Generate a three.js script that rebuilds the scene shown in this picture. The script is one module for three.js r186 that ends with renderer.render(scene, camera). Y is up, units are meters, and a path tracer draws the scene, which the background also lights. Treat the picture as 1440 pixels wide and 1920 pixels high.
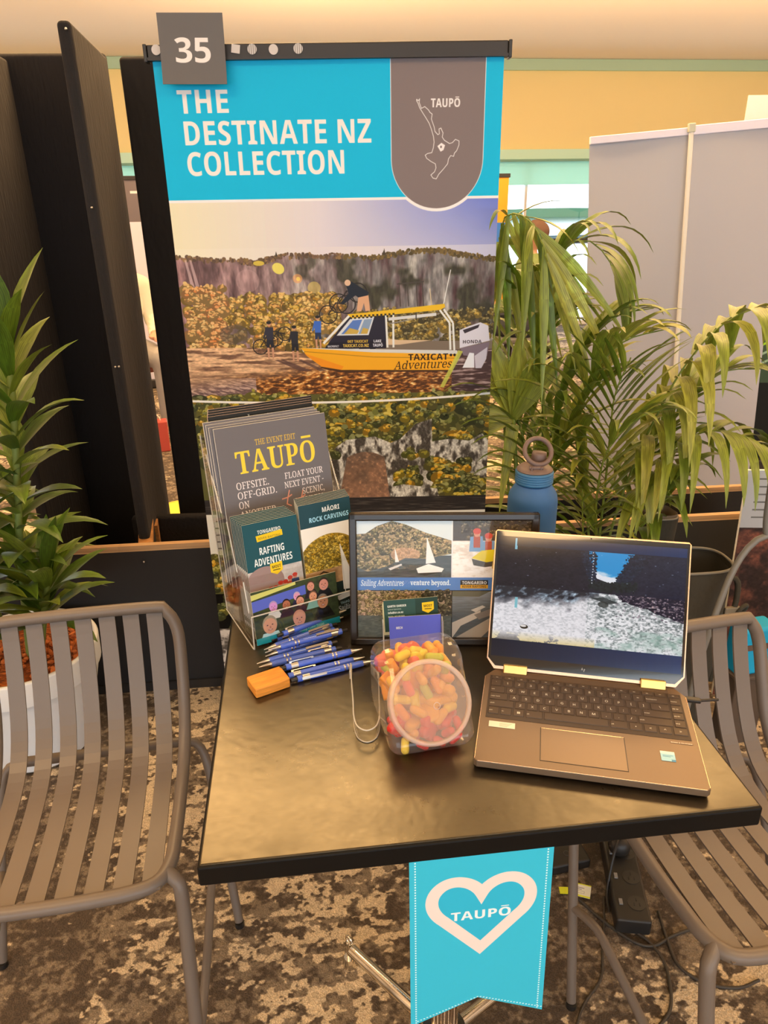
import * as THREE from 'three';
import { RoundedBoxGeometry } from 'three/addons/geometries/RoundedBoxGeometry.js';
import { mergeGeometries, mergeVertices } from 'three/addons/utils/BufferGeometryUtils.js';
import { RectAreaLightUniformsLib } from 'three/addons/lights/RectAreaLightUniformsLib.js';
import { MarchingCubes } from 'three/addons/objects/MarchingCubes.js';

// ---------------------------------------------------------------- camera, sky, lights, exposure
const scene = new THREE.Scene();
const camera = new THREE.PerspectiveCamera(69.73, 0.75, 0.05, 60);
camera.position.set(0, 1.48, 0);
camera.rotation.order = 'YXZ';
camera.rotation.set(-0.4026, 0, -0.0157);
const renderer = new THREE.WebGLRenderer();
renderer.toneMapping = THREE.LinearToneMapping;
renderer.toneMappingExposure = 1.0;
renderer.shadowMap.enabled = true;
scene.background = new THREE.Color(0.86, 0.98, 1.08);
scene.backgroundIntensity = 3.2;
RectAreaLightUniformsLib.init();

const WARM = new THREE.Color(1.0, 0.62, 0.28);           // the hall's warm lamps
const CEILING = 2.85;
const LAMPS = [                                           // ceiling panels: x, z, width, depth, radiance
  [-0.65, -2.9, 1.5, 0.9, 17], [1.35, -2.9, 1.2, 0.6, 14],
  [-1.4, -0.2, 1.2, 0.6, 12], [1.4, -0.2, 1.2, 0.6, 12],
  [0.0, 1.9, 1.2, 0.6, 12],
  [-2.6, -5.2, 1.2, 0.6, 16], [0.2, -5.2, 1.2, 0.6, 16], [2.8, -5.2, 1.2, 0.6, 16],
];
const UPLIGHTS = [[-4.9, -4.8], [4.6, -5.2], [-0.45, -5.3], [2.05, -5.0], [-4.0, -1.2], [4.6, -1.2]];   // floor lamps that shine up on the ceiling

// ---------------------------------------------------------------- helpers
let seed = 7;
const rnd = () => { seed = (seed * 1664525 + 1013904223) >>> 0; return seed / 4294967296; };
const rr = (a, b) => a + (b - a) * rnd();
const V = (x, y, z) => new THREE.Vector3(x, y, z);
const used = new Map();
function numbered(name) { const n = used.get(name) ?? 0; used.set(name, n + 1); return n ? `${name}_${String(n).padStart(3, '0')}` : name; }
function tag(o, label, category, group, kind) {
  o.userData.label = label; if (category) o.userData.category = category; if (group) o.userData.group = group; if (kind) o.userData.kind = kind; return o;
}
function thing(name, label, category, [x, y, z] = [0, 0, 0], turn = 0, group) {
  const o = new THREE.Group(); o.name = numbered(name); o.position.set(x, y, z); o.rotation.y = turn; scene.add(o);
  return tag(o, label, category, group);
}
function part(name, geo, mat, parent = scene, label) {
  const m = new THREE.Mesh(geo, mat); m.name = parent === scene ? numbered(name) : name; m.castShadow = m.receiveShadow = true; parent.add(m);
  if (label) m.userData.label = label; return m;
}
function struct(name, geo, mat, label) { const m = part(name, geo, mat); m.userData.kind = 'structure'; if (label) m.userData.label = label; return m; }
const at = (g, x = 0, y = 0, z = 0, rx = 0, ry = 0, rz = 0) => { const m = new THREE.Matrix4().makeRotationFromEuler(new THREE.Euler(rx, ry, rz)); m.setPosition(x, y, z); return g.applyMatrix4(m); };
const box = (w, h, d, x = 0, y = 0, z = 0, r = 0, s = 2) => at(r ? new RoundedBoxGeometry(w, h, d, s, r) : new THREE.BoxGeometry(w, h, d), x, y, z);
const cyl = (r1, r2, h, x = 0, y = 0, z = 0, n = 24) => at(new THREE.CylinderGeometry(r1, r2, h, n), x, y, z);
const merge = (list) => mergeGeometries(list.map((g) => { const q = g.index ? g.toNonIndexed() : g; for (const k of Object.keys(q.attributes)) if (!['position', 'normal', 'uv'].includes(k)) q.deleteAttribute(k); return q; }));
function tube(pts, r, n = 24, radial = 10, closed = false, tension = 0.5) {
  const c = new THREE.CatmullRomCurve3(pts.map((p) => (p.isVector3 ? p : V(...p))), closed, 'catmullrom', tension);
  const g = new THREE.TubeGeometry(c, n, r, radial, closed);
  if (closed) return g;
  const caps = [[0, -1], [1, 1]].map(([u, s]) => { const d = new THREE.CircleGeometry(r, radial); const t = c.getTangentAt(u).multiplyScalar(s); const q = new THREE.Quaternion().setFromUnitVectors(V(0, 0, 1), t); d.applyQuaternion(q); const p = c.getPointAt(u); d.translate(p.x, p.y, p.z); return d; });
  return merge([g, ...caps]);
}
const rod = (a, b, r, radial = 12) => { const A = V(...a), B = V(...b), d = B.clone().sub(A), g = new THREE.CylinderGeometry(r, r, d.length(), radial); g.applyQuaternion(new THREE.Quaternion().setFromUnitVectors(V(0, 1, 0), d.clone().normalize())); const m = A.add(B).multiplyScalar(0.5); g.translate(m.x, m.y, m.z); return g; };
function lathe(pts, n = 40) { return new THREE.LatheGeometry(pts.map(([r, y]) => new THREE.Vector2(r, y)), n); }
// a bar with a rectangular section swept along a profile in the y-z plane
function sweptBar(profile, width, thick, x = 0, n = 30) {
  const c = new THREE.CatmullRomCurve3(profile.map(([z, y]) => V(0, y, z))), pos = [], idx = [];
  for (let i = 0; i <= n; i++) {
    const p = c.getPointAt(i / n), t = c.getTangentAt(i / n), nz = t.y, ny = -t.z;   // normal in the plane
    for (const [s, k] of [[-1, 1], [1, 1], [1, -1], [-1, -1]]) pos.push(x + s * width / 2, p.y + k * ny * thick / 2, p.z + k * nz * thick / 2);
    if (i) for (let k = 0; k < 4; k++) { const a = (i - 1) * 4 + k, b = (i - 1) * 4 + (k + 1) % 4, d = i * 4 + k, e = i * 4 + (k + 1) % 4; idx.push(a, d, b, b, d, e); }
  }
  const g = new THREE.BufferGeometry(); g.setAttribute('position', new THREE.Float32BufferAttribute(pos, 3)); g.setAttribute('uv', new THREE.Float32BufferAttribute(new Float32Array(pos.length / 3 * 2), 2)); g.setIndex([...idx, 0, 1, 2, 0, 2, 3, n * 4, n * 4 + 2, n * 4 + 1, n * 4, n * 4 + 3, n * 4 + 2]);
  const q = g.toNonIndexed(); q.computeVertexNormals(); return q;
}

// ---------------------------------------------------------------- noise and painted textures
const hash = (x, y) => { let h = Math.imul(x | 0, 374761393) + Math.imul(y | 0, 668265263); h = Math.imul(h ^ (h >>> 13), 1274126177); return ((h ^ (h >>> 16)) >>> 0) / 4294967296; };
function vnoise(x, y, wrap = 0) {
  const xi = Math.floor(x), yi = Math.floor(y), fx = x - xi, fy = y - yi, u = fx * fx * (3 - 2 * fx), v = fy * fy * (3 - 2 * fy);
  const w = (k) => (wrap ? ((k % wrap) + wrap) % wrap : k);
  const a = hash(w(xi), w(yi)), b = hash(w(xi + 1), w(yi)), c = hash(w(xi), w(yi + 1)), d = hash(w(xi + 1), w(yi + 1));
  return a + (b - a) * u + (c - a) * v + (a - b - c + d) * u * v;
}
function fbm(x, y, oct = 4, wrap = 0) { let s = 0, a = 0.5, t = 0; for (let i = 0; i < oct; i++) { s += a * vnoise(x, y, wrap); t += a; a *= 0.5; x *= 2; y *= 2; wrap *= 2; } return s / t; }
const toLin = (c) => (c <= 0.04045 ? c / 12.92 : Math.pow((c + 0.055) / 1.055, 2.4)), toS = (c) => (c <= 0.0031308 ? c * 12.92 : 1.055 * Math.pow(c, 1 / 2.4) - 0.055);
// colours are read off the photograph, which the warm lamps tint: the print's own colour is that without the lamps' tint
const TINT = [1.0, 0.86, 0.74], LUT = TINT.map((t) => Uint8ClampedArray.from({ length: 256 }, (_, i) => 255 * toS(Math.min(1, toLin(i / 255) / t * 0.93))));
function wb(hex) { const c = new THREE.Color(hex), s = [c.r, c.g, c.b]; return new THREE.Color().setRGB(...s.map((v, i) => Math.min(0.95, v / TINT[i] * 0.93))); }
function canvas(w, h, draw, { neutral = true, repeat = false } = {}) {
  const c = document.createElement('canvas'); c.width = w; c.height = h;
  const x = c.getContext('2d'); draw(x, w, h);
  if (neutral) { const im = x.getImageData(0, 0, w, h), d = im.data; for (let i = 0; i < d.length; i += 4) { d[i] = LUT[0][d[i]]; d[i + 1] = LUT[1][d[i + 1]]; d[i + 2] = LUT[2][d[i + 2]]; } x.putImageData(im, 0, 0); }
  const t = new THREE.CanvasTexture(c); t.colorSpace = THREE.SRGBColorSpace; t.magFilter = THREE.LinearFilter; t.anisotropy = 8;
  if (repeat) t.wrapS = t.wrapT = THREE.RepeatWrapping;
  return t;
}
function dataTex(n, fn, srgb = true) {          // a tile of n x n computed pixels; fn gives [r, g, b] 0..1
  const d = new Uint8Array(n * n * 4);
  for (let y = 0, k = 0; y < n; y++) for (let x = 0; x < n; x++, k += 4) { const c = fn(x / n, y / n); d[k] = 255 * Math.min(1, c[0]); d[k + 1] = 255 * Math.min(1, c[1]); d[k + 2] = 255 * Math.min(1, c[2]); d[k + 3] = 255; }
  const t = new THREE.DataTexture(d, n, n); t.magFilter = THREE.LinearFilter; t.wrapS = t.wrapT = THREE.RepeatWrapping; if (srgb) t.colorSpace = THREE.SRGBColorSpace; t.needsUpdate = true; return t;
}
const grain = dataTex(256, (u, v) => { const n = fbm(u * 64, v * 64, 3, 64); return [n, n, n]; }, false);
const std = (color, roughness = 0.6, extra = {}) => new THREE.MeshStandardMaterial({ color: typeof color === 'string' ? wb(color) : color, roughness, ...extra });
const phys = (color, roughness = 0.6, extra = {}) => new THREE.MeshPhysicalMaterial({ color: typeof color === 'string' ? wb(color) : color, roughness, ...extra });
const printed = (map, roughness = 0.45, extra = {}) => new THREE.MeshPhysicalMaterial({ map, roughness: Math.max(0.5, roughness), specularIntensity: 0.45, ...extra });

// ---- drawing helpers for prints
const rgb = (c) => `rgb(${c.map((v) => Math.round(v)).join(',')})`;
const mixc = (a, b, t) => a.map((v, i) => v + (b[i] - v) * t);
function poly(x, pts, fill, stroke, lw = 1) { x.beginPath(); pts.forEach((p, i) => (i ? x.lineTo(...p) : x.moveTo(...p))); if (fill) { x.closePath(); x.fillStyle = fill; x.fill(); } if (stroke) { x.strokeStyle = stroke; x.lineWidth = lw; x.stroke(); } }
function ell(x, cx, cy, a, b, fill, rot = 0) { x.beginPath(); x.ellipse(cx, cy, a, b, rot, 0, 7); x.fillStyle = fill; x.fill(); }
function ring(x, cx, cy, a, b, stroke, lw) { x.beginPath(); x.ellipse(cx, cy, a, b, 0, 0, 7); x.strokeStyle = stroke; x.lineWidth = lw; x.stroke(); }
// text drawn into the box from (x0, base) as wide as w; size is the font size
function text(x, s, x0, base, size, w, color, font = 'bold', fam = 'sans-serif', macronAt = -1) {
  x.save(); x.font = `${font} ${size}px ${fam}`; const m = x.measureText(s).width; x.translate(x0, base); x.scale(w / m, 1); x.fillStyle = color; x.fillText(s, 0, 0);
  if (macronAt >= 0) { const a = x.measureText(s.slice(0, macronAt)).width, b = x.measureText(s[macronAt]).width; x.fillRect(a + b * 0.22, -size * 0.88, b * 0.56, size * 0.075); }
  x.restore();
}
function clip(x, pts, draw) { x.save(); x.beginPath(); pts.forEach((p, i) => (i ? x.lineTo(...p) : x.moveTo(...p))); x.closePath(); x.clip(); draw(); x.restore(); }
// leaf masses: clumps of dabs, each darker below and lighter above as printed foliage is
function foliage(x, x0, y0, x1, y1, n, size, palette) {
  for (let i = 0; i < n; i++) {
    const cx = rr(x0, x1), cy = y0 + (y1 - y0) * (i / n), c = palette[Math.floor(rnd() * palette.length)], s = size * rr(0.5, 1.2);
    ell(x, cx, cy + s * 0.3, s, s * 0.8, rgb(mixc(c, [30, 28, 14], 0.45)));
    for (let k = 0; k < 7; k++) { const a = rr(0, 6.3), d = s * rr(0, 0.75); ell(x, cx + Math.cos(a) * d, cy + Math.sin(a) * d * 0.7 - s * 0.1, s * rr(0.12, 0.34), s * rr(0.1, 0.26), rgb(mixc(c, [255, 240, 170], rr(-0.1, 0.3) + (Math.sin(a) < 0 ? 0.1 : -0.18)).map((v) => Math.max(0, v)))); }
  }
}
function pixels(x, x0, y0, w, h, fn) { const c = document.createElement('canvas'); c.width = w; c.height = h; const q = c.getContext('2d'), im = q.createImageData(w, h), d = im.data; for (let j = 0, k = 0; j < h; j++) for (let i = 0; i < w; i++, k += 4) { const v = fn(i, j); d[k] = v[0]; d[k + 1] = v[1]; d[k + 2] = v[2]; d[k + 3] = v[3] ?? 255; } q.putImageData(im, 0, 0); x.drawImage(c, x0, y0); }
// ================================================================ the hall
const ROOM_TURN = 0.12;
function slab(w, h, d, tile) {                  // a box whose uv runs in metres / tile
  const g = new THREE.BoxGeometry(w, h, d), uv = g.attributes.uv, n = g.attributes.normal;
  for (let i = 0; i < uv.count; i++) { const a = Math.abs(n.getX(i)) > 0.5 ? [d, h] : Math.abs(n.getY(i)) > 0.5 ? [w, d] : [w, h]; uv.setXY(i, uv.getX(i) * a[0] / tile, uv.getY(i) * a[1] / tile); }
  return g;
}
function room(name, geo, mat, x, y, z, label) { const m = struct(name, geo, mat, label); const s = Math.sin(ROOM_TURN), c = Math.cos(ROOM_TURN); m.position.set(x * c + z * s, y, -x * s + z * c); m.rotation.y = ROOM_TURN; return m; }

const carpetTex = dataTex(2048, (u, v) => {
  const wx = fbm(u * 24, v * 24, 3, 24) * 0.09, wy = fbm(u * 24 + 7.3, v * 24 + 3.1, 3, 24) * 0.06;
  const low = fbm((u + wx) * 9, (v + wy) * 17, 2, 1e9), high = fbm((u + wx * 0.06) * 104 + 5, (v + wy * 0.06) * 176 + 9, 4, 1e9), fine = fbm(u * 300, v * 300, 2, 300), pile = hash(u * 2048, v * 2048);
  const dark = fbm((u + wy * 0.06) * 76 + 31, (v + wx * 0.06) * 118 + 17, 4, 1e9), grit = fbm(u * 260 + 3, v * 330 + 8, 3, 1e9);
  let c = mixc([0.335, 0.29, 0.245], [0.53, 0.475, 0.405], Math.min(1, Math.max(0, (dark - 0.48) * 4 + (fine - 0.5) * 1.8 + (grit - 0.5) * 2.6 + (low - 0.5) * 1.5 + 0.45)));
  const p = (high - 0.625 + (low - 0.5) * 1.05 + (grit - 0.5) * 0.42) * 15 + (fine - 0.5) * 2.5;
  c = mixc(c, [0.83, 0.755, 0.635], Math.min(1, Math.max(0, p)));
  const k = 0.78 + 0.34 * pile + 0.16 * (fine - 0.5);
  return c.map((q) => q * k);
});
const carpetBump = dataTex(512, (u, v) => { const p = hash(u * 512, v * 512) * 0.6 + 0.4 * vnoise(u * 128, v * 128, 128); return [p, p, p]; }, false);
carpetBump.repeat.set(4, 4);
const M = {
  carpet: new THREE.MeshStandardMaterial({ map: carpetTex, bumpMap: carpetBump, bumpScale: 0.003, roughness: 1 }),
  ceiling: std('#f6dcc4', 0.95), cream: std('#f4dcc2', 0.9), yellowWall: std('#ffdf9c', 0.85), sage: std('#b9d0b4', 0.8), mint: std('#d3f3d8', 0.7), mintDark: std('#7fa793', 0.6),
  felt: new THREE.MeshPhysicalMaterial({ color: new THREE.Color(0.020, 0.018, 0.020), roughness: 1, sheen: 0.35, sheenColor: new THREE.Color(0.16, 0.13, 0.12), sheenRoughness: 0.7, bumpMap: grain, bumpScale: 0.002 }),
  blackPaint: std(new THREE.Color(0.012, 0.012, 0.014), 0.55), ply: null, rawWood: null,
  blackMetal: std(new THREE.Color(0.035, 0.031, 0.029), 0.45, { metalness: 0.3 }), blackPlastic: std(new THREE.Color(0.02, 0.019, 0.019), 0.42),
  chrome: std(new THREE.Color(0.86, 0.82, 0.74), 0.16, { metalness: 1 }), white: std('#f0e4da', 0.6), steel: std(new THREE.Color(0.6, 0.58, 0.55), 0.3, { metalness: 1 }),
  glass: new THREE.MeshPhysicalMaterial({ color: 0xffffff, roughness: 0, transmission: 1, thickness: 0, ior: 1.5 }),
};
const plyTex = dataTex(256, (u, v) => { const n = fbm(u * 4, v * 32, 3, 64), l = (Math.sin(v * 44) > 0.2 ? 0.84 : 1) * (0.82 + 0.3 * n); return [0.86 * l, 0.70 * l, 0.52 * l]; });
M.ply = new THREE.MeshStandardMaterial({ map: plyTex, roughness: 0.75 });
const woodTex = dataTex(256, (u, v) => { const n = fbm(u * 3, v * 40, 4, 64); const l = 0.72 + 0.45 * n; return [0.74 * l, 0.52 * l, 0.30 * l]; });
M.rawWood = new THREE.MeshStandardMaterial({ map: woodTex, roughness: 0.75 });

room('floor', slab(14, 0.1, 14, 3.1), M.carpet, 0.3, -0.05, -2.6, 'grey brown patterned carpet with pale mottled streaks');
room('ceiling', slab(14, 0.1, 14, 3), M.ceiling, 0.3, CEILING + 0.05, -2.6, 'smooth peach cream ceiling');
const BACK = -9.05;
room('wall_back', slab(14, CEILING - 1.97, 0.16, 3), M.yellowWall, 0.3, (CEILING + 1.97) / 2, BACK, 'warm yellow wall band above the long window');
room('trim_1', slab(14, 0.105, 0.05, 3), M.sage, 0.3, CEILING - 0.055, BACK + 0.105, 'sage green strip between ceiling and yellow wall');
room('trim_2', slab(14, 0.10, 0.14, 3), M.mint, 0.3, 1.92, BACK + 0.06, 'pale mint window head rail');
room('trim_3', slab(14, 0.022, 0.16, 3), M.mintDark, 0.3, 1.857, BACK + 0.06, 'thin dark green line under the window head');
room('wall_left', slab(0.16, CEILING, 13, 3), M.cream, -5.6, CEILING / 2, -2.7);
room('wall_right', slab(0.16, CEILING, 13, 3), M.cream, 6.2, CEILING / 2, -2.7);
room('wall_front', merge([slab(14, 0.5, 0.16, 3).translate(0, 0.25, 0), slab(14, 0.45, 0.16, 3).translate(0, CEILING - 0.225, 0), slab(2, 1.9, 0.16, 3).translate(-6, 1.45, 0), slab(2, 1.9, 0.16, 3).translate(6, 1.45, 0)]), M.cream, 0.3, 0, 3.5, 'wall behind the viewer with a wide window');
{ const m = room('window_6', merge([box(0.06, 1.9, 0.08, -5, 0, 0), box(0.06, 1.9, 0.08, -1.7, 0, 0), box(0.06, 1.9, 0.08, 1.7, 0, 0), box(0.06, 1.9, 0.08, 5, 0, 0)]), M.white, 0.3, 1.45, 3.5); for (const x of [-3.35, 0, 3.35]) part('pane', box(3.3, 1.88, 0.006, x, 0, 0), M.glass, m); }
for (let i = 0; i < 5; i++) {                    // the long window: five bays of clear glass in slim white frames
  const x = -4.56 + i * 2.44, w = 2.44;
  const m = room(`window_${i + 1}`, merge([box(0.05, 1.85, 0.07, -w / 2, 0, 0), box(w, 0.05, 0.07, 0, -0.9, 0), box(0.03, 1.85, 0.05, 0.05, 0, 0)]), M.white, x, 0.925, BACK, 'tall window bay in slim white frame');
  part('pane', box(w / 2, 1.8, 0.006, -w / 4, 0, 0), M.glass, m); part('pane', box(w / 2, 1.8, 0.006, w / 4, 0, 0), M.glass, m);
  const b = part('roller_blind', box(w - 0.06, 0.24, 0.004, 0, 0.80, 0.07), new THREE.MeshPhysicalMaterial({ color: new THREE.Color(0.60, 0.88, 0.80), roughness: 1, transmission: 0.55, thickness: 0 }), m, 'sheer pale mint blind pulled down a little');
}
room('terrace', slab(40, 0.1, 30, 4), std(new THREE.Color(0.7, 0.72, 0.72), 0.9), 0, -0.06, BACK - 15.2, 'pale paved terrace outside the windows');
room('lake', slab(120, 0.1, 26, 6), std(new THREE.Color(0.03, 0.07, 0.08), 0.12), 0, 0.22, -38.5, 'lake beyond the terrace');
{ // a far ridge of hills
  const g = new THREE.PlaneGeometry(120, 2.2, 120, 1), p = g.attributes.position;
  for (let i = 0; i < p.count; i++) if (p.getY(i) > 0) p.setY(i, 0.38 + 0.22 * fbm(p.getX(i) * 0.35 + 50, 3, 3)); else p.setY(i, 0);
  const s = at(g, 0, 0, 0); s.computeVertexNormals(); const e = merge([s, at(s.clone(), 0, -0.05, -1.2)]);
  const hill = room('hills', e, std(new THREE.Color(0.10, 0.22, 0.12), 1), 0, 0.28, -48, 'distant wooded shore seen through the windows'); void hill;
}
// lamps
const lampFrame = std('#e8e0d8', 0.5);
LAMPS.forEach(([x, z, w, d, L]) => {
  const o = thing('ceiling_light', 'flat white ceiling light panel with warm diffuser', 'light', [x, CEILING, z], 0, 'ceiling light panels of the hall');
  part('light_frame', merge([box(w + 0.06, 0.04, 0.03, 0, -0.02, d / 2 + 0.015), box(w + 0.06, 0.04, 0.03, 0, -0.02, -d / 2 - 0.015), box(0.03, 0.04, d, w / 2 + 0.015, -0.02, 0), box(0.03, 0.04, d, -w / 2 - 0.015, -0.02, 0)]), lampFrame, o);
  part('light_diffuser', box(w, 0.01, d, 0, -0.02, 0), new THREE.MeshStandardMaterial({ color: 0xffffff, emissive: WARM, emissiveIntensity: 2, roughness: 0.8 }), o);
  const l = new THREE.RectAreaLight(WARM, L, w, d); l.position.set(0, -0.035, 0); l.lookAt(0, -5, 0); l.rotation.set(-Math.PI / 2, 0, 0); o.add(l);
});
UPLIGHTS.forEach(([x, z], i) => {
  const o = thing('standing_uplight', i % 2 ? 'tall black floor lamp with bowl shining up, by the right wall' : 'tall black floor lamp with bowl shining up, by the left wall', 'lamp', [x, 0, z], 0, i % 2 ? 'uplighter lamps by the right wall' : 'uplighter lamps by the left wall');
  part('lamp_base', cyl(0.15, 0.16, 0.03, 0, 0.015, 0, 32), M.blackMetal, o); part('lamp_pole', cyl(0.013, 0.013, 1.2, 0, 0.63, 0, 12), M.blackMetal, o);
  part('lamp_bowl', lathe([[0.02, 1.22], [0.16, 1.26], [0.27, 1.33], [0.28, 1.35], [0.265, 1.345], [0.15, 1.275], [0, 1.26]], 32), M.blackMetal, o);
  part('lamp_disc', cyl(0.18, 0.18, 0.01, 0, 1.30, 0, 24), new THREE.MeshStandardMaterial({ color: 0xffffff, emissive: WARM, emissiveIntensity: 4 }), o);
  const l = new THREE.RectAreaLight(WARM, 130, 0.4, 0.4); l.position.set(0, 1.365, 0); l.rotation.set(Math.PI / 2, 0, 0); o.add(l);
});

// ---------------------------------------------------------------- black felt partition panels
function panel(label, x, z, w, h, turn, extra) {
  const o = thing('partition_panel', label, 'partition', [x, 0, z], turn);
  const g = new RoundedBoxGeometry(w, h, 0.034, 3, 0.012); g.translate(0, h / 2, 0); part('felt_board', g, M.felt, o);
  for (const [a, b, s] of extra ?? []) part('screw', at(new THREE.SphereGeometry(0.0035, 8, 6), a, b, s), M.steel, o);
  return o;
}
const finTurn = Math.PI / 2 + 0.159;
panel('black felt panel standing as a fin out from the wall of panels, beside the banner', -0.797, -2.35, 0.50, 1.89, finTurn, [[-0.255, 1.87, 0.005], [-0.255, 1.47, 0.0], [-0.255, 1.05, -0.004], [-0.255, 1.05, 0.006]]);
panel('black felt panel between the two fins behind the leafy plant', -1.035, -2.63, 0.40, 1.905, 0.05);
panel('black felt fin panel at the far side of the leafy plant', -1.105, -2.36, 0.52, 1.89, finTurn);
panel('black felt panel standing behind the tall printed banner', -0.345, -2.62, 0.88, 1.89, 0.02);
panel('knee high black felt panel behind the plywood edged plinth', -0.62, -2.30, 0.47, 0.505, 0.03, [[-0.19, 0.44, 0.018], [-0.18, 0.49, 0.015]]);
{
  const o = thing('timber_brace', 'short raw timber brace behind the plywood edge of the plinth', 'brace', [-0.775, 0.44, -2.19], 0.25);
  part('brace_board', at(new RoundedBoxGeometry(0.045, 0.018, 0.22, 1, 0.002), 0, 0.075, 0, 0.22), M.rawWood, o);
  part('brace_block', box(0.03, 0.13, 0.06, 0.018, -0.005, -0.05), M.rawWood, o);
}
// ---------------------------------------------------------------- low plinth boards
function plinth(label, cx, cz, len, h, turn, screws = []) {
  const o = thing('plinth_board', label, 'plinth', [cx, 0, cz], turn);
  part('painted_board', box(len, h - 0.004, 0.019, 0, (h - 0.004) / 2, 0), M.blackPaint, o);
  part('plywood_edge', slab(len, 0.019, 0.0195, 0.5).translate(0, h - 0.006, 0.0004), M.ply, o, 'raw plywood edge, pale and unpainted');
  part('kick_strip', box(len, 0.032, 0.008, 0, 0.016, 0.0135), M.blackPlastic, o);
  for (const [x, y] of screws) part('screw', at(new THREE.SphereGeometry(0.004, 8, 6), x, y, 0.01), M.steel, o);
  return o;
}
plinth('long black plinth board with raw plywood top edge, running behind the banner', 0.0, -2.088, 2.62, 0.522, 0.089, [[-0.74, 0.47]]);
plinth('shorter black plinth board with raw plywood edge, behind the palm and the long plinth', 0.82, -2.395, 1.12, 0.522, 0.089);
// ================================================================ the tall printed banner
function person2d(x, cx, top, h, shirt, legs, skin = '#c98f6c') {   // a small printed figure
  ell(x, cx, top + h * 0.07, h * 0.06, h * 0.07, skin); ell(x, cx, top + h * 0.04, h * 0.065, h * 0.045, '#2a2622');
  poly(x, [[cx - h * 0.11, top + h * 0.16], [cx + h * 0.11, top + h * 0.16], [cx + h * 0.09, top + h * 0.5], [cx - h * 0.09, top + h * 0.5]], shirt);
  poly(x, [[cx - h * 0.1, top + h * 0.18], [cx - h * 0.18, top + h * 0.45], [cx - h * 0.14, top + h * 0.46], [cx - h * 0.06, top + h * 0.25]], shirt);
  poly(x, [[cx - h * 0.09, top + h * 0.5], [cx + h * 0.09, top + h * 0.5], [cx + h * 0.1, top + h * 0.72], [cx + h * 0.02, top + h * 0.72], [cx, top + h * 0.58], [cx - h * 0.03, top + h * 0.72], [cx - h * 0.1, top + h * 0.72]], legs);
  for (const s of [-1, 1]) poly(x, [[cx + s * h * 0.03, top + h * 0.7], [cx + s * h * 0.09, top + h * 0.7], [cx + s * h * 0.08, top + h], [cx + s * h * 0.04, top + h]], skin);
}
function bike2d(x, cx, cy, r, c = '#2b2420') { ring(x, cx, cy, r, r, c, 3); ring(x, cx + r * 2.1, cy - r * 1.1, r, r, c, 3); poly(x, [[cx, cy], [cx + r * 0.9, cy - r * 1.3], [cx + r * 2.1, cy - r * 1.1]], null, c, 3); poly(x, [[cx, cy], [cx + r * 1.1, cy - r * 0.3], [cx + r * 0.9, cy - r * 1.3]], null, c, 2); for (let k = 0; k < 8; k++) poly(x, [[cx, cy], [cx + r * Math.cos(k), cy + r * Math.sin(k)]], null, c, 0.6); }
function cliffPixels(x, x0, y0, w, h) {
  pixels(x, x0, y0, w, h, (i, j) => {
    const X = (x0 + i), s = fbm(X / 26, (y0 + j) / 120, 4), f = fbm(X / 7, (y0 + j) / 22, 3), g = fbm(X / 60 + 9, (y0 + j) / 60, 3), t = Math.min(1, X / 560);
    let c = mixc([176, 128, 122], [126, 116, 110], t); c = mixc(c, [92, 66, 64], Math.max(0, (0.5 - s) * 3.2)); c = mixc(c, [222, 208, 190], Math.max(0, (s - 0.55) * 3.2) * (0.25 + t * 0.75));
    c = mixc(c, [66, 60, 44], Math.max(0, Math.min(1, (g - 0.56) * 7)) * t); const k = 0.72 + 0.56 * f; return [c[0] * k, c[1] * k, c[2] * k];
  });
}
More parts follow.
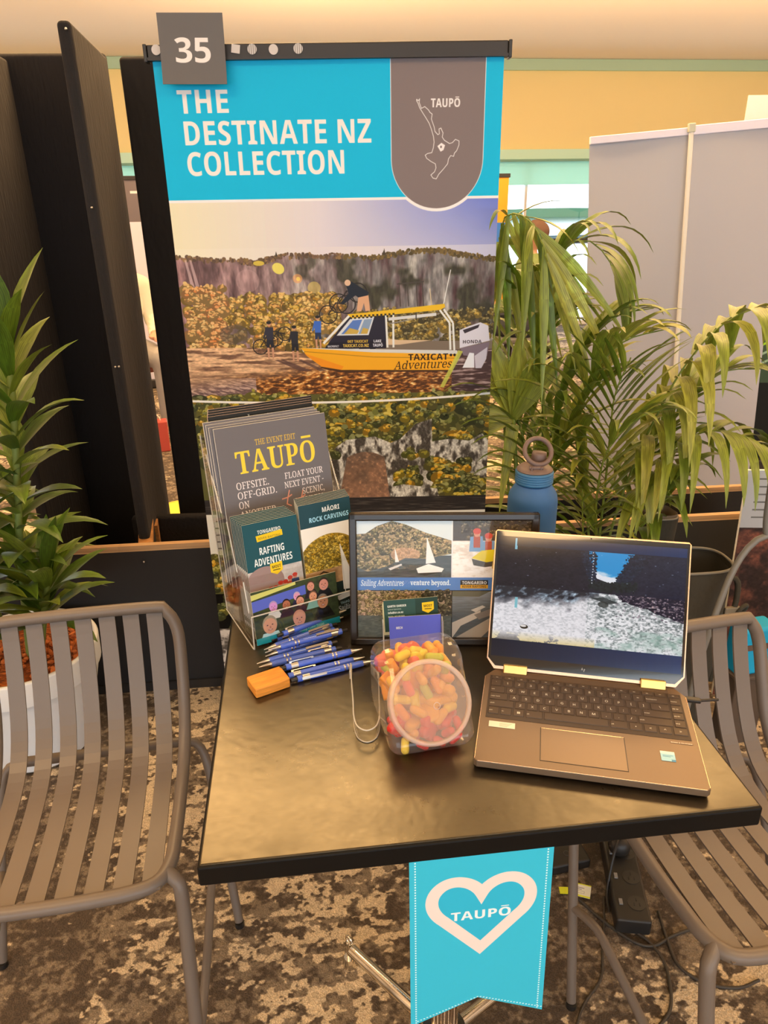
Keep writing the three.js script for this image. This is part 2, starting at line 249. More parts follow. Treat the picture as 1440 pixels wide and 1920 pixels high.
function bannerPrint(x, W, H) {
  // sky of the upper photograph
  pixels(x, 0, 330, W, 200, (i, j) => { const u = i / W, v = j / 200, b = Math.max(0, (u - 0.45) * 1.5) * (1.15 - v * 0.75); let c = mixc([238, 220, 180], [224, 208, 206], Math.min(1, u * 2.2)); c = mixc(c, [96, 112, 198], Math.min(1, b)); return c; });
  cliffPixels(x, 0, 486, W, 270);
  // re-open the sky above the cliff line, then a fringe of trees along it
  const line = [[0, 492], [90, 498], [189, 503], [227, 510], [262, 500], [306, 490], [390, 492], [475, 492], [560, 500], [598, 494], [660, 486], [722, 482], [770, 484], [800, 490], [850, 500], [920, 506]];
  clip(x, [...line, [W, 470], [0, 470]], () => pixels(x, 0, 470, W, 60, (i) => { const u = i / W; return mixc(mixc([240, 222, 186], [226, 210, 206], Math.min(1, u * 2.2)), [176, 178, 216], Math.max(0, (u - 0.6) * 1.6)); }));
  for (let i = 0; i < line.length - 1; i++) for (let k = 0; k < 34; k++) { const t = rnd(), px = line[i][0] + t * (line[i + 1][0] - line[i][0]), py = line[i][1] + t * (line[i + 1][1] - line[i][1]); const c = mixc(px < 480 ? [120, 88, 74] : [96, 78, 44], [196, 150, 74], rnd() * 0.6); ell(x, px, py + rr(-4, 9), rr(2, 6), rr(2, 6), rgb(mixc(c, [40, 36, 26], rnd() * 0.5))); }
  for (const [px, h] of [[288, 14], [598, 18], [596, 12], [742, 10]]) poly(x, [[px - 4, 494], [px, 494 - h], [px + 4, 494]], '#4a3d30');
  // waterfall-like pale streaks and the printed sun flecks
  for (const px of [24, 38]) poly(x, [[px, 500], [px + 6, 500], [px + 26, 600], [px + 14, 600]], 'rgba(228,188,178,0.6)');
  ell(x, 291, 527, 18, 15, 'rgba(246,226,96,0.85)', 0.5); ell(x, 236, 512, 16, 7, 'rgba(232,200,70,0.8)'); ell(x, 345, 556, 14, 13, 'rgba(240,160,92,0.6)'); ell(x, 347, 557, 6, 6, 'rgba(252,214,100,0.8)'); ell(x, 392, 583, 19, 18, 'rgba(222,190,96,0.6)'); ell(x, 200, 560, 34, 32, 'rgba(214,168,160,0.3)');
  // bush
  foliage(x, 10, 600, 470, 760, 420, 17, [[216, 152, 76], [206, 158, 60], [186, 140, 56], [226, 172, 92], [150, 116, 48]]);
  foliage(x, 14, 575, 130, 760, 120, 18, [[222, 148, 84], [214, 160, 92]]);
  foliage(x, 520, 650, 920, 742, 260, 15, [[118, 96, 50], [146, 118, 56], [96, 80, 46], [190, 150, 64]]);
  ell(x, 150, 715, 46, 30, 'rgba(84,72,66,0.55)');
  // beach and shallow water
  const beach = [[0, 752], [207, 754], [344, 772], [480, 800], [920, 800], [920, 930], [0, 930]];
  clip(x, beach, () => pixels(x, 0, 745, W, 185, (i, j) => {
    const y = 745 + j, s = fbm(i / 60 + y / 200, y / 7, 4), f = fbm(i / 9, y / 4, 3), wet = Math.min(1, Math.max(0, (y - 800 + (i - 360) * 0.14) / 46));
    let c = mixc([226, 176, 130], [120, 84, 62], Math.max(0, Math.min(1, (0.56 - s) * 5 * (y < 805 ? 1.2 : 0.5) + 0.22)));
    const r = fbm((i - j * 1.2) / 16, (j + i * 0.22) / 5, 3); let w = mixc([188, 112, 46], [84, 50, 26], Math.max(0, Math.min(1, (0.55 - r) * 5 + 0.3))); w = mixc(w, [244, 196, 124], Math.max(0, (r - 0.6) * 5)); w = mixc(w, [92, 62, 52], Math.max(0, Math.min(1, (i - 640) / 300)) * (j < 100 ? 0.7 : 0.35));
    if (i < 200 && y > 845) { const q = fbm((i + j) / 22, (j - i * 0.3) / 4, 3); w = mixc([186, 150, 132], [112, 84, 80], Math.max(0, Math.min(1, (0.55 - q) * 6 + 0.2))); }
    c = mixc(c, w, wet); const k = 0.8 + 0.4 * f; return c.map((v) => v * k);
  }));
  for (const [a, b] of [[262, 330], [278, 345], [330, 388]]) poly(x, [[a, 792], [a + 12, 792], [b + 30, 828], [b + 8, 828]], 'rgba(84,58,52,0.75)');
  // river behind the boat
  poly(x, [[575, 735], [700, 742], [920, 745], [920, 800], [560, 800]], '#7d6a58'); poly(x, [[560, 728], [640, 738], [740, 740], [640, 752], [540, 752]], '#d8b48c');
  pixels(x, 800, 770, 120, 136, (i, j) => { const r = fbm(i / 30, j / 4, 3); return mixc([74, 50, 46], [178, 148, 140], Math.max(0, (r - 0.52) * 4)); });
  // figures and bicycles
  bike2d(x, 222, 752, 22); bike2d(x, 256, 736, 20); person2d(x, 252, 676, 112, '#33303a', '#26242a'); person2d(x, 326, 690, 108, '#2c2a2e', '#242226'); person2d(x, 397, 662, 100, '#3f66b4', '#2a3550');
  bike2d(x, 430, 660, 26); bike2d(x, 462, 628, 27); poly(x, [[486, 578], [500, 566], [552, 598], [536, 624], [512, 606], [474, 632], [468, 626], [492, 600]], '#22262f'); ell(x, 490, 570, 9, 9, '#dcb08c'); poly(x, [[520, 612], [550, 606], [554, 650], [540, 652], [536, 628], [528, 652], [514, 652]], '#d9a077');
  // the boat
  const post = (a, b, w = 4, c = '#e6ded2') => poly(x, [a, b], null, c, w);
  for (const px of [640, 664, 690, 708]) post([px, 572], [px + 4, 640], 3, '#4b4038'); post([634, 576], [712, 570], 4, '#4b4038'); post([770, 640], [790, 538], 2.5); post([736, 640], [730, 590], 2.5, '#d7b98e');
  poly(x, [[417, 757], [492, 662], [600, 655], [600, 760]], '#2a2430'); poly(x, [[452, 722], [496, 672], [566, 668], [548, 722]], '#d7d3cf'); poly(x, [[466, 718], [502, 678], [530, 676], [512, 718]], '#5a78b4'); poly(x, [[518, 718], [536, 676], [560, 674], [544, 718]], '#8a9ab0'); poly(x, [[474, 718], [492, 700], [520, 708], [514, 718]], '#c8a24a'); poly(x, [[524, 718], [532, 700], [548, 704], [544, 718]], '#c8a24a');
  post([412, 745], [492, 664], 7); post([600, 655], [604, 760], 6); post([622, 655], [622, 760], 6); post([760, 652], [790, 690], 6); post([772, 650], [800, 690], 6); post([790, 690], [794, 770], 6); post([800, 690], [806, 772], 6); post([608, 690], [760, 662], 3, '#8a8078'); post([608, 676], [750, 664], 9, '#d8d0c8'); post([690, 655], [690, 680], 3, '#33302c');
  poly(x, [[486, 660], [540, 656], [774, 634], [776, 644], [760, 652], [500, 672]], '#e8b422'); for (let i = 0; i < 22; i++) for (let j = 0; j < 2; j++) if ((i + j) % 2) poly(x, [[494 + i * 6, 664 + j * 5 - i * 0.25], [500 + i * 6, 664 + j * 5 - i * 0.25], [500 + i * 6, 669 + j * 5 - i * 0.25], [494 + i * 6, 669 + j * 5 - i * 0.25]], '#2c2418');
  poly(x, [[417, 757], [430, 742], [600, 738], [600, 762], [417, 762]], '#241f28'); text(x, '007 TAXICAT', 484, 744, 11, 62, '#e9b93a'); text(x, 'TAXICAT.CO.NZ', 470, 757, 13, 78, '#f0c24a'); text(x, 'LAKE', 562, 744, 11, 24, '#e8e0e0'); text(x, 'TAUPŌ', 560, 757, 12, 30, '#e8e0e0'); text(x, 'MACPERFECT', 424, 757, 9, 34, '#d8d2d0');
  poly(x, [[344, 757], [420, 760], [814, 772], [818, 784], [350, 770]], '#d6cec4');
  poly(x, [[344, 757], [560, 774], [818, 784], [799, 832], [463, 826], [403, 815], [360, 782]], '#f0a51c'); poly(x, [[352, 768], [560, 788], [812, 796]], null, '#a5741a', 2); poly(x, [[403, 815], [463, 826], [799, 832], [796, 836], [460, 833], [398, 819]], '#4a2d18'); poly(x, [[352, 774], [403, 815], [463, 826], [470, 815], [400, 790]], 'rgba(236,132,24,0.7)');
  text(x, 'TAXICAT', 666, 800, 26, 122, '#2a1a10'); ell(x, 796, 786, 4, 4, '#2a1a10'); ell(x, 807, 786, 4, 4, '#2a1a10');
  x.save(); x.translate(622, 827); x.rotate(-0.02); text(x, 'Adventures', 0, 0, 34, 176, '#1e140e', 'italic', 'serif'); x.restore();
  // outboard motor and green strap
  poly(x, [[820, 712], [850, 700], [882, 690], [906, 700], [912, 745], [822, 766]], '#d9cfd4'); poly(x, [[830, 712], [880, 696], [876, 706], [836, 722]], '#3a3036'); text(x, 'HONDA', 830, 752, 15, 58, '#3a3036'); poly(x, [[824, 766], [912, 748], [906, 790], [888, 826], [868, 826], [862, 792], [834, 788]], '#7d6a72'); poly(x, [[832, 826], [852, 780], [866, 782], [868, 826]], '#e6e0e0'); poly(x, [[868, 790], [906, 764], [904, 800], [890, 828], [872, 828]], '#c9bcc2');
  poly(x, [[818, 772], [832, 776], [776, 886], [764, 884]], 'rgba(196,196,80,0.85)');
  // lower photograph: bush, rock and dark water
  x.fillStyle = '#5d5a2c'; x.fillRect(0, 900, W, 700);
  const greens = [[104, 104, 44], [146, 134, 46], [84, 88, 44], [190, 158, 42], [120, 112, 52], [66, 70, 34], [212, 156, 40]];
  foliage(x, 0, 905, W, 1120, 420, 32, greens); foliage(x, 0, 905, W, 1090, 260, 15, greens);
  const rock = (pts, base) => clip(x, pts, () => pixels(x, 380, 980, W - 380, 330, (i, j) => { const s = fbm(i / 14, j / 26, 4), f = fbm(i / 5 + 4, j / 6, 3); const c = mixc([74, 66, 58], base, Math.max(0, Math.min(1, (s - 0.36) * 4.4))); return c.map((q) => q * (0.68 + 0.6 * f)); }));
  rock([[420, 1085], [470, 1050], [560, 1040], [610, 1062], [640, 1050], [690, 1000], [740, 985], [742, 1060], [800, 1052], [860, 1060], [900, 1036], [920, 1060], [920, 1310], [420, 1310]], [206, 196, 180]);
  // a plain hollow in the rock face
  x.beginPath(); x.moveTo(440, 1250); x.lineTo(470, 1110); x.quadraticCurveTo(530, 1072, 590, 1110); x.lineTo(606, 1250); x.closePath(); x.save(); x.clip(); pixels(x, 430, 1060, 190, 200, (i, j) => { const s = fbm(i / 40, j / 40, 4), f = fbm(i / 8, j / 8, 3); return mixc(mixc([172, 122, 92], [104, 84, 70], s * 1.1), [208, 148, 104], Math.max(0, (f - 0.6) * 2)).map((q) => q * (0.8 + 0.35 * f)); }); x.restore();
  foliage(x, 730, 1120, 870, 1240, 60, 26, greens); foliage(x, 830, 1190, 920, 1270, 34, 26, greens); foliage(x, 615, 1150, 700, 1205, 22, 20, greens); foliage(x, 400, 1050, 440, 1110, 8, 18, greens); foliage(x, 650, 1085, 720, 1110, 9, 16, greens); rock([[600, 1216], [650, 1204], [760, 1222], [770, 1262], [610, 1262]], [216, 206, 190]);
  pixels(x, 0, 1248, W, 60, (i, j) => { const r = fbm(i / 40, j / 3, 3); return mixc([44, 38, 36], [84, 74, 66], Math.max(0, (r - 0.5) * 3)); });
  // printed panel further down
  x.fillStyle = '#e6dccb'; x.fillRect(0, 1300, W, 150); for (let r = 0; r < 5; r++) for (let k = 0; k < 40; k++) { x.fillStyle = '#4a4640'; x.fillRect(24 + k * 22 + rr(0, 6), 1322 + r * 25, rr(6, 16), 5); }
  foliage(x, 0, 1450, W, 1750, 600, 22, greens); pixels(x, 0, 1740, W, H - 1740, (i, j) => { const s = fbm(i / 16, j / 16, 3), c = mixc([90, 80, 70], [214, 196, 178], Math.max(0, Math.min(1, (s - 0.35) * 4))); return c; });
  // white lines between the bands
  x.strokeStyle = '#f2e6da'; x.lineWidth = 7; x.beginPath(); x.moveTo(0, 915); x.quadraticCurveTo(460, 942, W, 907); x.stroke();
  // heading field
  x.fillStyle = '#00b5d8'; x.fillRect(0, 0, W, 341); x.fillStyle = '#f4e8de'; x.fillRect(0, 341, W, 7);
  const tongue = (grow, color) => { x.beginPath(); x.moveTo(622 - grow, 0); x.lineTo(622 - grow, 247); x.arc(747, 247, 125 + grow, Math.PI, 0, true); x.lineTo(872 + grow, 0); x.closePath(); x.fillStyle = color; x.fill(); };
  x.save(); x.beginPath(); x.rect(0, 341, W, 60); x.clip(); tongue(8, '#f4e8de'); x.restore(); x.save(); x.beginPath(); x.rect(0, 0, W, 342); x.clip(); tongue(2, '#d8dcd8'); x.restore(); tongue(0, '#82706a');
  const cap = '#f3e3d6';
  text(x, 'THE', 52, 126, 77, 140, cap); text(x, 'DESTINATE NZ', 56, 203, 81, 513, cap); text(x, 'COLLECTION', 58, 279, 83, 440, cap);
  text(x, 'TAUPO', 728, 120, 28, 80, '#efe0d6', 'bold', 'sans-serif', 4);
  const coast = [[690, 100], [694, 104], [698, 100], [697, 108], [703, 122], [712, 118], [722, 126], [726, 132], [732, 136], [730, 148], [738, 168], [740, 178], [748, 186], [752, 184], [751, 172], [756, 170], [762, 182], [760, 192], [766, 200], [780, 208], [788, 206], [796, 198], [806, 202], [806, 212], [800, 226], [794, 232], [792, 240], [784, 238], [778, 246], [776, 258], [764, 272], [752, 284], [745, 296], [736, 294], [730, 286], [740, 278], [744, 268], [742, 258], [730, 252], [718, 244], [714, 236], [720, 232], [732, 230], [736, 218], [738, 204], [736, 190], [730, 172], [724, 158], [716, 146], [706, 132], [698, 120], [694, 110], [690, 104]];
  poly(x, [...coast, coast[0]], null, '#ecdfd4', 1.8); poly(x, [[747, 214], [758, 206], [768, 212], [764, 224], [756, 228]], '#f2e2d8'); ell(x, 757, 216, 2.5, 3, '#82706a');
}
{
  const turn = 0.014, o = thing('roll_up_banner', 'tall roll-up banner with blue heading and boat photograph, behind the table', 'banner', [-0.110, 0, -1.956], turn);
  const tex = canvas(920, 2048, bannerPrint);
  const g = new THREE.PlaneGeometry(0.805, 1.781, 12, 24), p = g.attributes.position;
  for (let i = 0; i < p.count; i++) p.setZ(i, 0.004 * Math.sin((p.getY(i) + 0.9) * 1.7) + 0.0015 * Math.sin(p.getX(i) * 7));
  g.computeVertexNormals(); g.translate(0, 0.89, 0); part('printed_sheet', g, printed(tex, 0.42), o, 'printed sheet with blue heading, boat and bush photographs');
  const rail = part('top_rail', merge([box(0.82, 0.028, 0.022, 0, 1.794, 0, 0.003), box(0.82, 0.006, 0.026, 0, 1.779, 0.003)]), M.blackMetal, o, 'black top rail');
  for (const s of [-1, 1]) part('end_cap', box(0.008, 0.036, 0.03, s * 0.414, 1.791, 0, 0.002), M.blackPlastic, rail);
  const dot = std('#d8c6b8', 0.9), strip = canvas(64, 64, (x) => { x.fillStyle = '#c9b9ac'; x.fillRect(0, 0, 64, 64); for (let i = 0; i < 9; i++) { x.fillStyle = i % 2 ? '#8c7f76' : '#ddd0c4'; x.fillRect(0, i * 7.2, 64, 4); } });
  for (const [x, y, k] of [[-0.388, 1.797, 0], [-0.209, 1.797, 2], [-0.172, 1.796, 1], [-0.124, 1.795, 0], [-0.068, 1.796, 1]])
    part('hook_dot', k === 2 ? at(new THREE.BoxGeometry(0.019, 0.017, 0.002), x, y, 0.013, 0, 0, -0.15) : at(new THREE.CylinderGeometry(0.0105, 0.0105, 0.002, 20), x, y, 0.013, Math.PI / 2), k === 1 ? printed(strip, 0.9) : dot, rail, 'pale adhesive fastening dot');
  part('support_pole', cyl(0.009, 0.009, 1.75, 0, 0.92, -0.03, 12), M.steel, o);
  part('base_cassette', box(0.83, 0.07, 0.085, 0, 0.055, 0, 0.015), M.blackMetal, o);
  for (const s of [-1, 1]) part('foot', box(0.04, 0.02, 0.20, s * 0.3, 0.011, 0.05, 0.006), M.blackMetal, o);
}
{
  const tex = canvas(256, 256, (x) => { x.fillStyle = '#6e655f'; x.fillRect(0, 0, 256, 256); text(x, '35', 56, 176, 124, 148, '#f4e2d4'); });
  const o = thing('number_sign', 'square grey stand number card reading 35, clipped to the banner rail', 'sign', [-0.413, 1.795, -1.928], 0.01);
  const g = new THREE.PlaneGeometry(0.145, 0.138, 6, 12), p = g.attributes.position; for (let i = 0; i < p.count; i++) { const y = p.getY(i); p.setZ(i, y < 0 ? 0.35 * y * y * 4 * 0.9 : 0.2 * y * y); }
  g.computeVertexNormals(); at(g, 0, 0, 0.004, 0, 0, -0.012); part('card_face', g, printed(tex, 0.6), o);
  const b = g.clone(); b.translate(0, 0, -0.0015); part('card_back', b, M.blackPlastic, o);
}
// ================================================================ table
const TOP = 0.7705;
const tableTex = dataTex(1024, (u, v) => { const n = fbm(u * 10, v * 16, 4, 16), f = fbm(u * 90, v * 160, 2, 512), s = vnoise(u * 5 + 3, v * 260, 512) > 0.93 ? 0.03 : 0; const k = 0.08 + 0.04 * n + 0.05 * (f - 0.5) + s; return [k * 1.12, k * 0.94, k * 0.78]; });
const tableRough = dataTex(1024, (u, v) => { const n = fbm(u * 12, v * 18, 5, 32), f = fbm(u * 120, v * 180, 2, 512), blot = Math.max(0, fbm(u * 7 + 5, v * 7, 3, 16) - 0.62) * 1.4; const k = 0.42 + 0.14 * n + 0.06 * f + blot * 0.3; return [k, k, k]; }, false);
const laminate = new THREE.MeshPhysicalMaterial({ map: tableTex, roughnessMap: tableRough, roughness: 0.58, specularIntensity: 1, ior: 1.8, specularColor: new THREE.Color(1.0, 0.88, 0.62), bumpMap: grain, bumpScale: 0.0002 });
{
  const o = thing('cafe_table', 'square dark laminate table top on a chrome pedestal with black edge', 'table', [0.0847, 0, -1.0099], 0.112);
  part('tabletop', at(new RoundedBoxGeometry(0.694, 0.006, 0.694, 2, 0.002), 0, TOP - 0.003, 0), laminate, o, 'dark bronze brown laminate surface with fine scuffs');
  part('edge_band', at(new RoundedBoxGeometry(0.70, 0.030, 0.70, 3, 0.0035), 0, TOP - 0.0165, 0), phys(new THREE.Color(0.005, 0.0045, 0.004), 0.5, { specularIntensity: 0.35 }), o, 'black edge band');
  // the pedestal stands forward of the middle, as flip-top tables have it
  const cx = -0.005, cz = 0.142;
  part('mounting_plate', box(0.3, 0.012, 0.3, cx, TOP - 0.037, cz - 0.02), M.blackMetal, o);
  const flutes = []; for (let i = 0; i < 8; i++) flutes.push(rod([cx + 0.017 * Math.cos(i * 0.785), 0.06, cz + 0.017 * Math.sin(i * 0.785)], [cx + 0.017 * Math.cos(i * 0.785), TOP - 0.04, cz + 0.017 * Math.sin(i * 0.785)], 0.0075, 8));
  part('column', merge([cyl(0.02, 0.02, 0.66, cx, 0.4, cz, 16), ...flutes]), std(new THREE.Color(0.58, 0.50, 0.42), 0.25, { metalness: 1 }), o, 'fluted brushed metal column');
  part('hub', cyl(0.04, 0.045, 0.05, cx, 0.055, cz, 24), M.chrome, o);
  for (const a of [0.52, 2.24, 3.7, 5.3]) {
    const dx = Math.cos(a), dz = -Math.sin(a), L = 0.25, e = [cx + dx * L, 0.048, cz + dz * L];
    part('foot_bar', rod([cx + dx * 0.03, 0.058, cz + dz * 0.03], e, 0.0125, 16), M.chrome, o);
    const lv = part('leveller', merge([cyl(0.012, 0.017, 0.022, e[0] + dx * 0.008, 0.011, e[2] + dz * 0.008, 18), cyl(0.006, 0.006, 0.05, e[0] + dx * 0.008, 0.04, e[2] + dz * 0.008, 10)]), M.chrome, o);
    part('eye_bolt', at(new THREE.TorusGeometry(0.008, 0.003, 8, 16), e[0] + dx * 0.008, 0.072, e[2] + dz * 0.008, 0, a, 0), M.chrome, lv);
  }
}
// ================================================================ slatted metal chairs
const chairPaint = new THREE.MeshPhysicalMaterial({ color: new THREE.Color(0.165, 0.135, 0.112), roughness: 0.42, specularIntensity: 1, bumpMap: grain, bumpScale: 0.0001 });
function makeChair(label, x, z, turn) {
  const o = thing('slatted_chair', label, 'chair', [x, 0, z], turn);
  const half = [[0.13, 0.724, -0.427], [0.163, 0.712, -0.424], [0.181, 0.672, -0.414], [0.183, 0.60, -0.388], [0.182, 0.54, -0.362], [0.180, 0.488, -0.322], [0.177, 0.452, -0.265], [0.174, 0.437, -0.18], [0.171, 0.433, -0.09], [0.166, 0.431, -0.045], [0.148, 0.430, -0.012], [0.11, 0.429, 0.0], [0.04, 0.428, 0.003]];
  part('frame_tube', tube([...half, ...half.slice().reverse().map(([a, b, c]) => [-a, b, c])], 0.0122, 130, 12, true), chairPaint, o);
  const prof = [[-0.427, 0.722], [-0.420, 0.69], [-0.397, 0.62], [-0.370, 0.555], [-0.340, 0.503], [-0.303, 0.466], [-0.255, 0.446], [-0.20, 0.437], [-0.10, 0.431], [-0.03, 0.431], [0.002, 0.430]];
  for (let i = 0; i < 7; i++) part('slat', sweptBar(prof, 0.0312, 0.004, (i - 3) * 0.0462), chairPaint, o);
  part('crossbar', rod([-0.165, 0.408, -0.39], [0.165, 0.408, -0.39], 0.011), chairPaint, o);
  for (const s of [-1, 1]) {
    const leg = part('leg', tube([[s * 0.16, 0.408, -0.39], [s * 0.19, 0.402, -0.386], [s * 0.206, 0.372, -0.373], [s * 0.216, 0.31, -0.350], [s * 0.231, 0.16, -0.300], [s * 0.246, 0.012, -0.250]], 0.0095, 30, 12), chairPaint, o);
    part('rubber_foot', cyl(0.0105, 0.0105, 0.012, s * 0.2465, 0.006, -0.248, 14), M.blackPlastic, leg);
    const front = part('leg', tube([[s * 0.160, 0.431, -0.03], [s * 0.176, 0.422, -0.018], [s * 0.184, 0.395, -0.008], [s * 0.183, 0.22, 0.028], [s * 0.180, 0.012, 0.068]], 0.0122, 30, 12), chairPaint, o);
    part('rubber_foot', cyl(0.013, 0.013, 0.012, s * 0.180, 0.006, 0.069, 14), M.blackPlastic, front);
    part('side_stretcher', tube([[s * 0.2275, 0.195, -0.311], [s * 0.214, 0.205, -0.262], [s * 0.208, 0.198, -0.22], [s * 0.196, 0.14, -0.07], [s * 0.182, 0.085, 0.052]], 0.0085, 24, 10), chairPaint, o);
  }
  return o;
}
makeChair('grey brown slatted metal chair in front of the leafy plant', -0.534, -0.857, 0.175);
makeChair('grey brown slatted metal chair standing beside the laptop corner of the table', 0.655, -0.775, 0.245);

// ================================================================ hanging flag
{
  const tex = canvas(640, 1024, (x, W, H) => {
    x.fillStyle = '#3cbacb'; x.fillRect(0, 0, W, H); x.fillStyle = '#d8efe8';
    for (let y = 8; y < H; y += 15) { x.fillRect(22, y, 7, 8); x.fillRect(W - 29, y, 7, 8); }
    for (let i = 2; i < 43; i++) { const px = i * 15, t = Math.abs(px - 320) / 320; x.fillRect(px, 874 + 128 * t, 8, 6); }
    x.beginPath(); x.moveTo(323, 236); x.bezierCurveTo(286, 160, 190, 132, 134, 186); x.bezierCurveTo(80, 238, 90, 322, 152, 378); x.lineTo(323, 562); x.lineTo(494, 378); x.bezierCurveTo(556, 322, 566, 238, 512, 186); x.bezierCurveTo(456, 132, 360, 160, 323, 236); x.closePath(); x.fillStyle = '#35b4c9'; x.fill(); x.strokeStyle = '#f4d8c4'; x.lineWidth = 58; x.lineJoin = 'miter'; x.stroke();
    text(x, 'TAUPO', 184, 384, 70, 280, '#f2ece0', 'bold', 'sans-serif', 4);
  });
  const w = 0.181, h = 0.290, s = new THREE.Shape([[-w / 2, 0], [w / 2, 0], [w / 2, -h], [0.0, -h + 0.04], [-w / 2, -h]].map(([a, b]) => new THREE.Vector2(a, b)));
  const g = new THREE.ExtrudeGeometry(s, { depth: 0.0012, bevelEnabled: false }), p = g.attributes.position, uv = g.attributes.uv;
  for (let i = 0; i < p.count; i++) { uv.setXY(i, (p.getX(i) + w / 2) / w, 1 + p.getY(i) / h); }
  const o = thing('hanging_flag', 'blue swallow tailed fabric flag with white heart, hanging from the table edge', 'flag', [0.1135, TOP - 0.024, -0.6625], 0.112);
  at(g, 0, 0, 0, -0.05, 0, 0); part('flag_cloth', g, printed(tex, 0.75), o);
  part('hem_clip', box(0.16, 0.008, 0.02, 0, -0.010, -0.014, 0.002), M.blackPlastic, o);
}
// ================================================================ brochure holder and what is in it
const acrylic = new THREE.MeshPhysicalMaterial({ color: new THREE.Color(0.96, 0.96, 0.95), roughness: 0.03, transmission: 1, thickness: 0, ior: 1.49 });
const acrylicEdge = new THREE.MeshPhysicalMaterial({ color: new THREE.Color(0.80, 0.80, 0.77), roughness: 0.2, transmission: 0.45, thickness: 0 });
const HO = V(-0.2255, TOP, -1.0765), HT = 0.4887;
const holderM = new THREE.Matrix4().makeRotationY(HT).setPosition(HO);
const paper = std('#efe4d8', 0.8), darkPaper = std('#4d4844', 0.6);
// a printed sheet or booklet: one mesh with print on its front; edges and back plain
function booklet(name, label, category, group, w, h, t, front, edge, back, m4, pos, lean, roll = 0) {
  const g = new THREE.BoxGeometry(w, h, t); g.translate(0, h / 2, 0);
  const m = part(name, g, [edge, edge, edge, edge, front, back ?? edge]); tag(m, label, category, group);
  const loc = new THREE.Matrix4().makeRotationFromEuler(new THREE.Euler(-lean, 0, roll, 'XYZ')).setPosition(...pos);
  loc.premultiply(m4); loc.decompose(m.position, m.quaternion, m.scale); return m;
}
{
  const o = thing('brochure_holder', 'clear acrylic three tier brochure holder full of leaflets', 'holder', HO.toArray(), HT);
  const side = new THREE.Shape([[0.004, 0], [0.004, 0.062], [-0.008, 0.066], [-0.024, 0.118], [-0.056, 0.122], [-0.088, 0.205], [-0.118, 0.21], [-0.178, 0.30], [-0.206, 0.328], [-0.152, 0]].map(([z, y]) => new THREE.Vector2(-z, y)));
  for (const x of [-0.004, 0.222]) {
    const g = new THREE.ExtrudeGeometry(side, { depth: 0.0028, bevelEnabled: false }); g.rotateY(Math.PI / 2); g.translate(x, 0, 0); part('side_panel', g, acrylic, o);
    part('panel_rim', tube([[x, 0, -0.152], [x, 0.0005, 0.004]], 0.0012, 6, 6), acrylicEdge, o);
    part('panel_rim', merge([[0.004, 0, 0.004, 0.062], [-0.008, 0.066, -0.024, 0.118], [-0.056, 0.122, -0.088, 0.205], [-0.118, 0.21, -0.178, 0.30], [-0.206, 0.328, -0.152, 0.0]].map(([z0, y0, z1, y1]) => rod([x + 0.001, y0, z0], [x + 0.001, y1, z1], 0.0013, 6))), acrylicEdge, o);
  }
  const plate = (name, h, z, y, lean) => part(name, at(new THREE.BoxGeometry(0.224, h, 0.0025).translate(0, h / 2, 0), 0.11, y, z, -lean), acrylic, o);
  plate('pocket_front', 0.062, 0.005, 0.002, 0.06); plate('pocket_front', 0.10, -0.018, 0.02, 0.13); plate('pocket_front', 0.13, -0.072, 0.07, 0.14); plate('back_panel', 0.335, -0.152, 0.0, 0.165);
  part('pocket_rim', rod([-0.003, 0.063, 0.003], [0.222, 0.063, 0.003], 0.0013, 6), acrylicEdge, o);
}
const shield = (x, cx, cy, s) => { poly(x, [[cx - s, cy - s * 0.9], [cx + s, cy - s], [cx + s, cy + s * 0.35], [cx, cy + s * 0.95], [cx - s, cy + s * 0.45]], '#f2c521'); text(x, 'MOST', cx - s * 0.75, cy - s * 0.1, s * 0.62, s * 1.5, '#2c2a20'); x.fillStyle = '#6b5a1a'; x.fillRect(cx - s * 0.6, cy + s * 0.12, s * 1.2, s * 0.16); };
const coverTex = canvas(640, 900, (x, W, H) => {
  x.fillStyle = '#6f6665'; x.fillRect(0, 0, W, H);
  text(x, 'THE EVENT EDIT', 214, 118, 44, 236, '#e3b63a', 'normal', 'serif');
  text(x, 'TAUPO', 92, 262, 172, 470, '#f0cb3c', 'bold', 'serif', 4);
  [['OFFSITE.', 190], ['OFF-GRID.', 230], ['ON', 62], ['ANOTHER', 210], ['LEVEL.', 150]].forEach(([s, w], i) => text(x, s, 76, 346 + i * 54, 54, w, '#f0ddd2', 'normal', 'serif'));
  [['FLOAT YOUR', 232], ['NEXT EVENT -', 240], ['SCENIC,', 138], ['SEAMLESS.', 190]].forEach(([s, w], i) => text(x, s, 590 - w, 334 + i * 52, 50, w, '#f0ddd2', 'normal', 'serif'));
  for (const [a, b] of [[352, 440], [432, 456]]) { x.strokeStyle = '#d98f78'; x.lineWidth = 7; x.beginPath(); x.moveTo(a, b + 40); x.lineTo(a + 10, b); x.lineTo(a + 24, b - 40); x.moveTo(a + 10, b); x.lineTo(a - 26, b + 4); x.moveTo(a, b + 36); x.lineTo(a + 26, b + 52); x.moveTo(a + 10, b); x.lineTo(a + 36, b - 12); x.stroke(); }
  for (let i = 0; i < 500; i++) { x.fillStyle = `rgba(${rnd() > 0.5 ? '255,255,255' : '0,0,0'},0.03)`; x.fillRect(rr(0, W), rr(640, H), rr(4, 60), rr(2, 6)); }
});
const blackCover = canvas(256, 360, (x, W, H) => { x.fillStyle = '#23211f'; x.fillRect(0, 0, W, H); text(x, 'adventures', 70, 26, 26, 120, '#b9b2a8', 'italic', 'serif'); });
const coverMat = printed(coverTex, 0.5), pinkEdge = std('#e8c4b4', 0.8);
